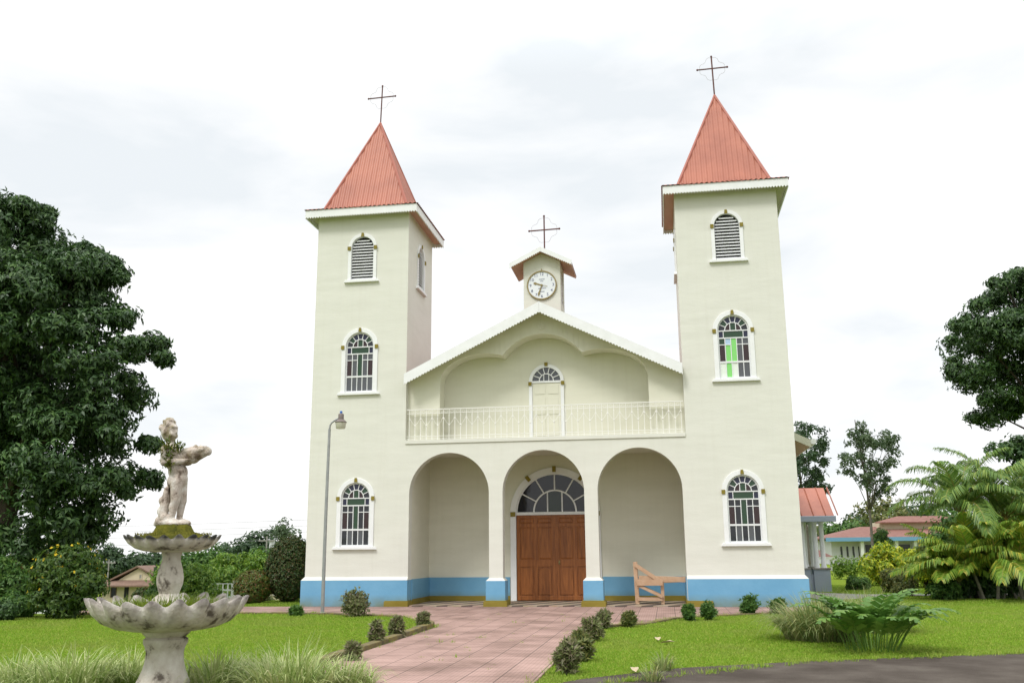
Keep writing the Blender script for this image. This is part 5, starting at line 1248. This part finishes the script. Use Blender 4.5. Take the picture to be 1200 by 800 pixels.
# denser towards the camera
u = rng.random(N); dd = 9+ (u**1.6)*34; an = rng.uniform(-.72, .50, N)
x = CAM[0]+dd*np.sin(an); y = CAM[1]+dd*np.cos(an)
ok = ~inpoly(x, y, path_poly) & ~inpoly(x, y, rp) & ~inpoly(x, y, sp) & ~((np.abs(x) < 7.3) & (y > -.3)) & (y < 24)
x, y, dd = x[ok], y[ok], dd[ok]; n = len(x)
x = x+rng.normal(size=n)*.035; y = y+rng.normal(size=n)*.035
P = np.stack([x, y, ground_z(x, y)], 1)
D = rng.normal(size=(n, 3))*.45+np.array([0, 0, 1]); D[:, 2] = np.abs(D[:, 2])
patch = np.array([noise.noise(Vector((a*.35, b*.35, 3))) for a, b in zip(x[::1], y[::1])])
hgt = (.038+.02*np.clip(patch, -.5, 1))*rng.uniform(.6, 1.3, n)
Vv, Ff = leaf_geo(P, D, rng.normal(size=(n, 3)), hgt, .007+.0004*dd, .15)
LAWN = leafmat('lawn_blade', [(.165, .305, .024), (.225, .375, .034), (.28, .42, .045), (.38, .43, .09)], .6, .35, .2, patch=(.5, (.30, .33, .09), .65))
tag(npmesh('lawn_grass', Vv, Ff, LAWN), 'short bright green grass covering both lawns', 'grass', kind='stuff')

# weeds in the joints and along the path edges
rng = np.random.default_rng(123); Q = []
def along(pts, n, wd):
    for _ in range(n):
        i = rng.integers(0, len(pts)-1); t = rng.random(); a = np.array(pts[i]); b = np.array(pts[i+1]); Q.append(a+(b-a)*t+rng.normal(size=2)*wd)
along([(1.80, -15.4), (1.80, -7.6), (2.05, -6.6), (2.75, -5.9), (3.75, -3.7), (6.6, -1.75), (8.3, -1.3)], 260, .05)
along([(-1.33, -16.4), (-1.33, -7.4), (-1.5, -6.6), (-2.9, -3.9), (-5.2, -2.95), (-7.2, -2.75), (-12, -3.1)], 260, .05)
along([(2.55, -14.95), (5.2, -12.55), (8.6, -11.1), (16, -8.4)], 240, .06)
for k in range(60): Q.append(np.array([rng.uniform(-1.2, 1.7), -16+.44*rng.integers(0, 30)+rng.normal()*.01]))
Vs = []; Fs = []; o_ = 0
for q in Q:
    V, F = blades(int(rng.integers(5, 15)), .05, rng.uniform(.04, .11), .9, .007, rng, seg=2); V[:, 0] += q[0]; V[:, 1] += q[1]; V[:, 2] += .0
    Vs.append(V); Fs.append(F+o_); o_ += len(V)
tag(npmesh('edge_weeds', np.concatenate(Vs), np.concatenate(Fs), LAWN), 'weeds growing along the edges of path and road', 'weeds', kind='stuff')
for (px, py, h_, lab) in ((778, 786, .30, 'small grass tuft sprouting at the asphalt edge of the right lawn'), (764, 799, .26, 'grass tuft growing on the asphalt at the bottom of the picture')):
    q = at(px, py, z=0); grass_clump('grass_tuft', lab, q[0], q[1], 90, .10, h_, .8, .012, GRS, int(px))
# ------------------------------------------------------------------ lamp post, barrier
lx, ly = -5.37, -2.80
lp = thing('lamp_post', 'slim grey lamp post with a short curved arm before the left tower', 'lamp post', (lx, ly, 0))
mb = MB(); mb.tube([(0, 0, -.05), (0, 0, 2.4), (.02, 0, 4.74)], [.047, .042, .034], 12); mb.lathe([(.09, .0), (.09, .03), (.05, .05)], 12); mb.build('pole', M['pole'], lp, smooth=50)
MB().tube([(.02, 0, 4.73), (.03, 0, 4.83), (.07, 0, 4.90), (.15, 0, 4.96), (.27, 0, 5.02)], .024, 8).build('arm', M['pole'], lp, smooth=50)
hd = MB().lathe([(.075, 4.99), (.075, 5.12), (.06, 5.14), (.03, 5.15)], 14, (.33, 0)).build('lamp_head', M['lampcap'], lp, smooth=40)
MB().lathe([(.155, 4.90), (.16, 4.915), (.09, 4.985), (.07, 4.99)], 18, (.33, 0)).build('reflector', M['lampcap'], hd, smooth=40)
MB().lathe([(.11, 4.74), (.125, 4.76), (.145, 4.898), (.13, 4.90)], 18, (.33, 0)).build('lamp_glass', M['lampglass'], hd, smooth=40)
MB().lathe([(.035, 5.15), (.035, 5.20), (.02, 5.215)], 10, (.33, 0)).build('photocell', M['bluecap'], hd)

bz = thing('wooden_barrier', 'raw wooden barrier frame with diagonal braces standing in the right arch', 'barrier', (2.52, .55, .06))
def beam(p0, p1, w_, t, nm):
    a, b = Vector(p0), Vector(p1); d = (b-a); L_ = d.length; d.normalize(); s_ = d.cross(Vector((0, 1, 0))); s_ = s_.normalized() if s_.length > .1 else Vector((1, 0, 0)); n_ = d.cross(s_).normalized()
    mb = MB(); vs = [q+s_*sa*w_*.62+n_*sb*t*.62 for q in (a, b) for sa, sb in ((-1, -1), (1, -1), (1, 1), (-1, 1))]
    mb.add(vs, [(3, 2, 1, 0), (4, 5, 6, 7)]+[(i, (i+1) % 4, 4+(i+1) % 4, 4+i) for i in range(4)]); return mb.build(nm, M['woodlt'], bz, bevel=.004)
for yy in (0, .42):
    beam((0, yy, 0), (-.03, yy, 1.14), .085, .05, 'post'); beam((.70, yy+.0, 0), (.70, yy, .70), .075, .05, 'post')
    beam((.02, yy-.052, .14), (.70, yy-.052, .14), .07, .03, 'lower_rail')
beam((-.02, -.054, 1.06), (.68, -.054, .60), .085, .03, 'brace'); beam((.02, -.086, .52), (.70, -.086, .20), .06, .028, 'brace')
beam((.02, .474, .52), (.70, .474, .20), .05, .028, 'brace')
beam((.0, -.118, .585), (.72, -.118, .585), .13, .03, 'rail_board'); beam((.0, .372, .60), (1.36, .372, .66), .12, .03, 'long_board'); beam((.06, -.03, .70), (1.33, -.03, .66), .12, .03, 'long_board')
beam((-.03, -.01, 1.09), (-.03, .43, 1.09), .07, .05, 'cross_piece')

# ------------------------------------------------------------------ houses
M['housecream'] = mat('house_cream', (.58, .50, .36), (.52, .45, .32), .8, 1.5)
M['brownroof'] = mat('brown_roof', (.155, .10, .075), (.21, .135, .10), .8, 2, .4, 20)
M['housewhite'] = mat('house_white', (.62, .63, .66), (.55, .56, .58), .8, 2)
M['bluefascia'] = mat('blue_fascia', (.13, .28, .42), None, .6)
M['tileroof'] = mat('old_red_roof', (.17, .075, .058), (.23, .115, .09), .75, 2.5, .3, 12)
YH = 78.
def hp(px, py, Y=YH): q = at(px, py, Y); return q[0], q[2]
hl = thing('cream_house', 'cream gabled house with brown roof behind the fountain at left', 'house', (hp(150, 690)[0], YH, float(ground_z(hp(150, 690)[0], YH))))
x0, ze = hp(121, 684); x1, _ = hp(186, 684); ox, oz = hl.location.x, hl.location.z; xm, zp = hp(160, 664); xr = 2*xm-x0
L = lambda x: x-ox
ze -= oz; zp -= oz
mb = MB(); mb.plate([(L(x0), -.5), (L(x1)+4, -.5), (L(x1)+4, ze), (L(x0), ze)], [], 0, -9, fr(0)); mb.plate([(L(x0)+.8, ze+.02), (L(xr)-.8, ze+.02), (L(xm), zp-.15)], [], -.5, -8.5, fr(0)); mb.build('wall', M['housecream'], hl)
mb = MB()
mb.add([(L(x0)-.7, -1.0, ze-.12), (L(x1)+4.5, -1.0, ze-.12), (L(x1)+4.5, .55, ze+.45), (L(x0)-.2, .55, ze+.45)]+[(L(x0)-.7, -1.0, ze-.3), (L(x1)+4.5, -1.0, ze-.3), (L(x1)+4.5, .55, ze+.3), (L(x0)-.2, .55, ze+.3)], [(0, 1, 2, 3), (7, 6, 5, 4)]+[(i, (i+1) % 4, 4+(i+1) % 4, 4+i) for i in range(4)])
for a, b in ((x0-.3, xm), (xr+.3, xm)):
    za_ = ze+.1; q = [(L(a), .1, za_), (L(b), .1, zp+.15), (L(b), 9, zp+.15), (L(a), 9, za_)]; mb.add(q+[(x, y_, z-.2) for x, y_, z in q], [(0, 1, 2, 3), (7, 6, 5, 4)]+[(i, (i+1) % 4, 4+(i+1) % 4, 4+i) for i in range(4)])
mb.build('roof', M['brownroof'], hl)
def win(parent, xa, xb, za_, zb_, y, fm=None, pm=None):
    f = MB().plate([(xa, za_), (xb, za_), (xb, zb_), (xa, zb_)], [[(xa+.08, za_+.08), (xb-.08, za_+.08), (xb-.08, zb_-.08), (xa+.08, zb_-.08)]], 0.002, .05, fr(y)).build('window', fm or M['white'], parent)
    MB().plate([(xa+.08, za_+.08), (xb-.08, za_+.08), (xb-.08, zb_-.08), (xa+.08, zb_-.08)], [], .004, .02, fr(y)).build('pane', pm or GL[4], f)
win(hl, L(hp(130, 690)[0]), L(hp(137, 690)[0]), ze-1.55, ze-.35, 0, M['brownroof'])
MB().plate([(L(hp(146, 690)[0]), 0.0), (L(hp(151, 690)[0]), 0.0), (L(hp(151, 690)[0]), ze-.3), (L(hp(146, 690)[0]), ze-.3)], [], .003, .05, fr(0)).build('door', M['dark'], hl)
win(hl, L(hp(159, 690)[0]), L(hp(163, 690)[0]), ze+.55, ze+1.15, .5, M['housecream'], M['stonegrey'])
# small orange-roofed house at far left
h2 = thing('small_house', 'small grey house with orange roof glimpsed at far left beneath the big tree', 'house', (hp(35, 690, 70)[0], 70, float(ground_z(hp(35, 690, 70)[0], 70))))
zz = hp(35, 684, 70)[1]-h2.location.z
MB().box(-3, 3, 0, 5, -.5, zz-.02).build('wall', M['housewhite'], h2)
mb = MB(); q = [(-3.5, -.5, zz), (3.5, -.5, zz), (3.5, 2.6, zz+.9), (-3.5, 2.6, zz+.9)]; mb.add(q+[(x, y_, z-.15) for x, y_, z in q], [(0, 1, 2, 3), (7, 6, 5, 4)]+[(i, (i+1) % 4, 4+(i+1) % 4, 4+i) for i in range(4)]); mb.build('roof', M['redroof'], h2)
win(h2, -1.5, -.4, zz-1.5, zz-.4, 0)
# red roofed house behind the topiary
x_, z_ = hp(306, 672, 50); h3 = thing('red_roof_house', 'house with a red tiled roof glimpsed behind the topiary ball', 'house', (x_, 50, float(ground_z(x_, 50)))); zz = z_-h3.location.z
MB().box(-4, 3, 0, 5, -.5, zz-.5).build('wall', M['housecream'], h3)
mb = MB(); q = [(-4.4, -.5, zz-.55), (3.4, -.5, zz-.55), (3.0, 2.5, zz+.35), (-3.4, 2.5, zz+.35)]; mb.add(q+[(x, y_, z-.15) for x, y_, z in q], [(0, 1, 2, 3), (7, 6, 5, 4)]+[(i, (i+1) % 4, 4+(i+1) % 4, 4+i) for i in range(4)]); mb.build('roof', M['redroof'], h3)
win(h3, -2.5, -1.2, zz-1.7, zz-.8, 0)
# long low house on the right
YQ = 68.
def hq(px, py): q = at(px, py, YQ); return q[0], q[2]
xa, zE = hq(966, 634); xb, _ = hq(1130, 629)
hr = thing('low_house', 'long low white house with red roof and blue fascia behind the right garden', 'house', (xa, YQ, 0))
W_ = xb-xa+6; zE += .1
MB().box(0.6, W_, 0, 12, -.3, zE-.05).build('wall', M['housewhite'], hr)
mb = MB(); q = [(0, -1.2, zE+.22), (W_+1, -1.2, zE+.22), (W_+1, 6, zE+1.35), (4.5, 6, zE+1.35)]; mb.add(q+[(x, y_, z-.12) for x, y_, z in q], [(0, 1, 2, 3), (7, 6, 5, 4)]+[(i, (i+1) % 4, 4+(i+1) % 4, 4+i) for i in range(4)])
q = [(0, -1.2, zE+.22), (4.5, 6, zE+1.35), (4.4, 8, zE+1.3), (0, 12, zE+.22)]; mb.add(q+[(x, y_, z-.12) for x, y_, z in q], [(0, 1, 2, 3), (7, 6, 5, 4)]+[(i, (i+1) % 4, 4+(i+1) % 4, 4+i) for i in range(4)])
mb.build('roof', M['tileroof'], hr)
MB().box(-.05, W_, -1.3, -1.21, zE-.12, zE+.24).build('fascia', M['bluefascia'], hr)
xm1 = hq(1058, 625)[0]-xa
mb = MB(); mb.plate([(xm1-1.2, zE+1.0), (xm1+6, zE+1.0), (xm1+6, zE+1.75), (xm1-1.2, zE+1.75)], [], 0, -4, fr(4)); mb.build('clerestory', M['housecream'], hr)
mb = MB(); q = [(xm1-1.7, 3.4, zE+1.72), (xm1+6.5, 3.4, zE+1.72), (xm1+6.5, 6, zE+2.35), (xm1+1, 6, zE+2.35)]; mb.add(q+[(x, y_, z-.1) for x, y_, z in q], [(0, 1, 2, 3), (7, 6, 5, 4)]+[(i, (i+1) % 4, 4+(i+1) % 4, 4+i) for i in range(4)]); mb.build('upper_roof', M['tileroof'], hr)
for px in (986, 993, 1000, 1007): x = hq(px, 645)[0]-xa; win(hr, x-.18, x+.18, .6, zE-.5, 0, M['housewhite'])
for p0, p1 in ((1013, 1026), (1034, 1047), (1052, 1068), (1074, 1088), (1092, 1108)): win(hr, hq(p0, 645)[0]-xa, hq(p1, 645)[0]-xa, .9, zE-.35, 0, M['housewhite'])
for px in (1009, 1030, 1049, 1071, 1090, 1110):
    x = hq(px, 645)[0]-xa; mb = MB(); mb.add([(x-.14, -.004, -.2), (x+.14, -.004, -.2), (x+.14, -.004, zE-.06), (x-.14, -.004, zE-.06), (x-.14, -.45, -.2), (x+.14, -.45, -.2), (x+.14, -1.0, zE-.06), (x-.14, -1.0, zE-.06)], [(0, 1, 2, 3), (7, 6, 5, 4), (0, 4, 5, 1), (1, 5, 6, 2), (2, 6, 7, 3), (3, 7, 4, 0)]); mb.build('buttress', M['white'], hr)
# low annex with a red roof seen beneath the side porch
xk, zk = at(968, 652, 44)[[0, 2]]
an_ = thing('annex', 'low annex with red lean-to roof seen past the side porch columns', 'building', (xk, 44, 0))
MB().box(-7, -.8, 0, 4, -.2, zk-.1).build('wall', M['housewhite'], an_)
mb = MB(); q = [(-7.5, -1.4, zk-.02), (.35, -1.4, zk-.02), (-.3, 2, zk+.55), (-7.5, 2, zk+.55)]; mb.add(q+[(x, y_, z-.1) for x, y_, z in q], [(0, 1, 2, 3), (7, 6, 5, 4)]+[(i, (i+1) % 4, 4+(i+1) % 4, 4+i) for i in range(4)]); mb.build('roof', M['tileroof'], an_)
MB().box(-7.5, .4, -1.48, -1.41, zk-.18, zk).build('fascia', M['white'], an_)
for x in (.1, -2.4, -4.8): MB().box(x-.06, x+.06, -1.3, -1.18, -.2, zk-.125).build('post', M['white'], an_)
win(an_, -2.6, -1.2, .7, 1.5, 0, M['dark'])

# ------------------------------------------------------------------ gate, wall, poles, wires
yg = 11.
gx0, gz0 = at(248, 704, yg)[[0, 2]]; gx1, gz1 = at(273, 683, yg)[[0, 2]]
gz = float(ground_z((gx0+gx1)/2, yg)); gt = thing('lattice_gate', 'white square-lattice gate near the topiary ball', 'gate', (gx0, yg, gz)); gw_ = gx1-gx0; gh = gz1-gz
MB().plate([(0, .15), (gw_, .15), (gw_, gh), (0, gh)], [[(gw_*i/4+.04, .2+(gh-.2)*j/4+.03), (gw_*(i+1)/4-.0, .2+(gh-.2)*j/4+.03), (gw_*(i+1)/4-.0, .2+(gh-.2)*(j+1)/4-.03), (gw_*i/4+.04, .2+(gh-.2)*(j+1)/4-.03)] for i in range(4) for j in range(4) if not (i == 3)]+[[(gw_*.79, .2+(gh-.2)*j/4+.03), (gw_-.05, .2+(gh-.2)*j/4+.03), (gw_-.05, .2+(gh-.2)*(j+1)/4-.03), (gw_*.79, .2+(gh-.2)*(j+1)/4-.03)] for j in range(4)], 0, .04, fr(0)).build('lattice', M['white'], gt)
for x in (-.06, gw_+.06): MB().box(x-.05, x+.05, -.05, .05, -.3, gh+.1).build('gate_post', M['white'], gt)
yw = 18.
wx0, wx1 = at(225, 700, yw)[0], at(335, 700, yw)[0]
lw = thing('garden_wall', 'low pale garden wall behind the gate and topiary', 'wall', (wx0, yw, float(ground_z(wx0, yw)))); zt_ = at(300, 690, yw)[2]-lw.location.z
mb = MB(); mb.box(0, wx1-wx0, 0, .2, -.8, zt_-.3); mb.build('wall_base', M['housecream'], lw)
mb = MB()
for k in range(int((wx1-wx0)/.5)): mb.box(.2+k*.5, .28+k*.5, .04, .12, zt_-.3, zt_+.25)
for z in (zt_-.15, zt_+.2): mb.box(0, wx1-wx0, .13, .16, z-.04, z+.04)
mb.build('white_railing', M['white'], lw)
def pole_at(px, ptop, Y, lab, r=.10, arm=True):
    q = at(px, ptop, Y); g = float(ground_z(q[0], Y)); h = q[2]-g
    r_ = thing('utility_pole', lab, 'utility pole', (q[0], Y, g), None)
    MB().tube([(0, 0, -.2), (0, 0, h)], [r*1.2, r*.8], 10).build('pole', M['stonegrey'], r_)
    if arm:
        mb = MB(); mb.box(-.9, .9, -.05, .05, h-.5, h-.38); mb.build('crossarm', M['stonegrey'], r_)
        for x in (-.8, -.3, .3, .8): MB().lathe([(.04, h-.37), (.05, h-.3), (.03, h-.24)], 8, (x, 0)).build('insulator', M['housewhite'], r_)
    return q
M['wire'] = mat('wire', (.25, .26, .28), None, .6)
pA = pole_at(128, 655, 88, 'thin utility pole beside the roof of the cream house', arm=True)
pB = pole_at(313, 628, 66, 'utility pole with transformer among the distant trees near the left tower')
q = at(313, 637, 66); 
mb = MB(); mb.lathe([(.25, -.5), (.28, -.45), (.28, .3), (.2, .4)], 12); tr = mb.build('transformer', M['housewhite']); tr.location = (q[0]+.4, 66.3, q[2]); tag(tr, 'grey drum transformer on the utility pole near the left tower', 'transformer')
WG = 'power lines crossing the sky at left'
for i, (pya, pyb) in enumerate([(612, 604), (618, 611), (625, 618), (634, 626)]):
    a, b = at(-60, pya+8, 92), at(352, pyb, 64); b2 = a+(b-a)*1.6
    pts = [a+(b2-a)*t+np.array([0, 0, -.9*4*t*(1-t)*.5]) for t in np.linspace(0, 1, 25)]
    tag(MB().tube([tuple(p) for p in pts], .018, 4).build('power_line', M['wire']), 'thin grey power line in the sky between the big tree and the left tower', 'power line', WG)

# fallen leaves on the right lawn
LV = mat('dry_leaf', (.42, .33, .2), (.5, .42, .3), .8, 30)
rng = np.random.default_rng(5)
for i, (px, py, lab) in enumerate([(771, 748, 'pale dry leaf lying on the right lawn, farther of two'), (744, 784, 'pale dry leaf on the right lawn near the asphalt edge'), (782, 752, 'small dry leaf right beside the farther pale leaf')]):
    p = at(px, py, z=.05); mb = MB(); l = .13
    mb.add([(-l, 0, 0), (-l*.3, .05, .02), (l*.5, .045, .025), (l, 0, .0), (l*.5, -.045, .02), (-l*.3, -.05, .03), (0, 0, -.004)], [(0, 1, 6), (1, 2, 6), (2, 3, 6), (3, 4, 6), (4, 5, 6), (5, 0, 6)])
    o = mb.build('fallen_leaf', LV); o.location = p; o.rotation_euler = (.1, .1, rng.uniform(0, 6)); tag(o, lab, 'leaf')
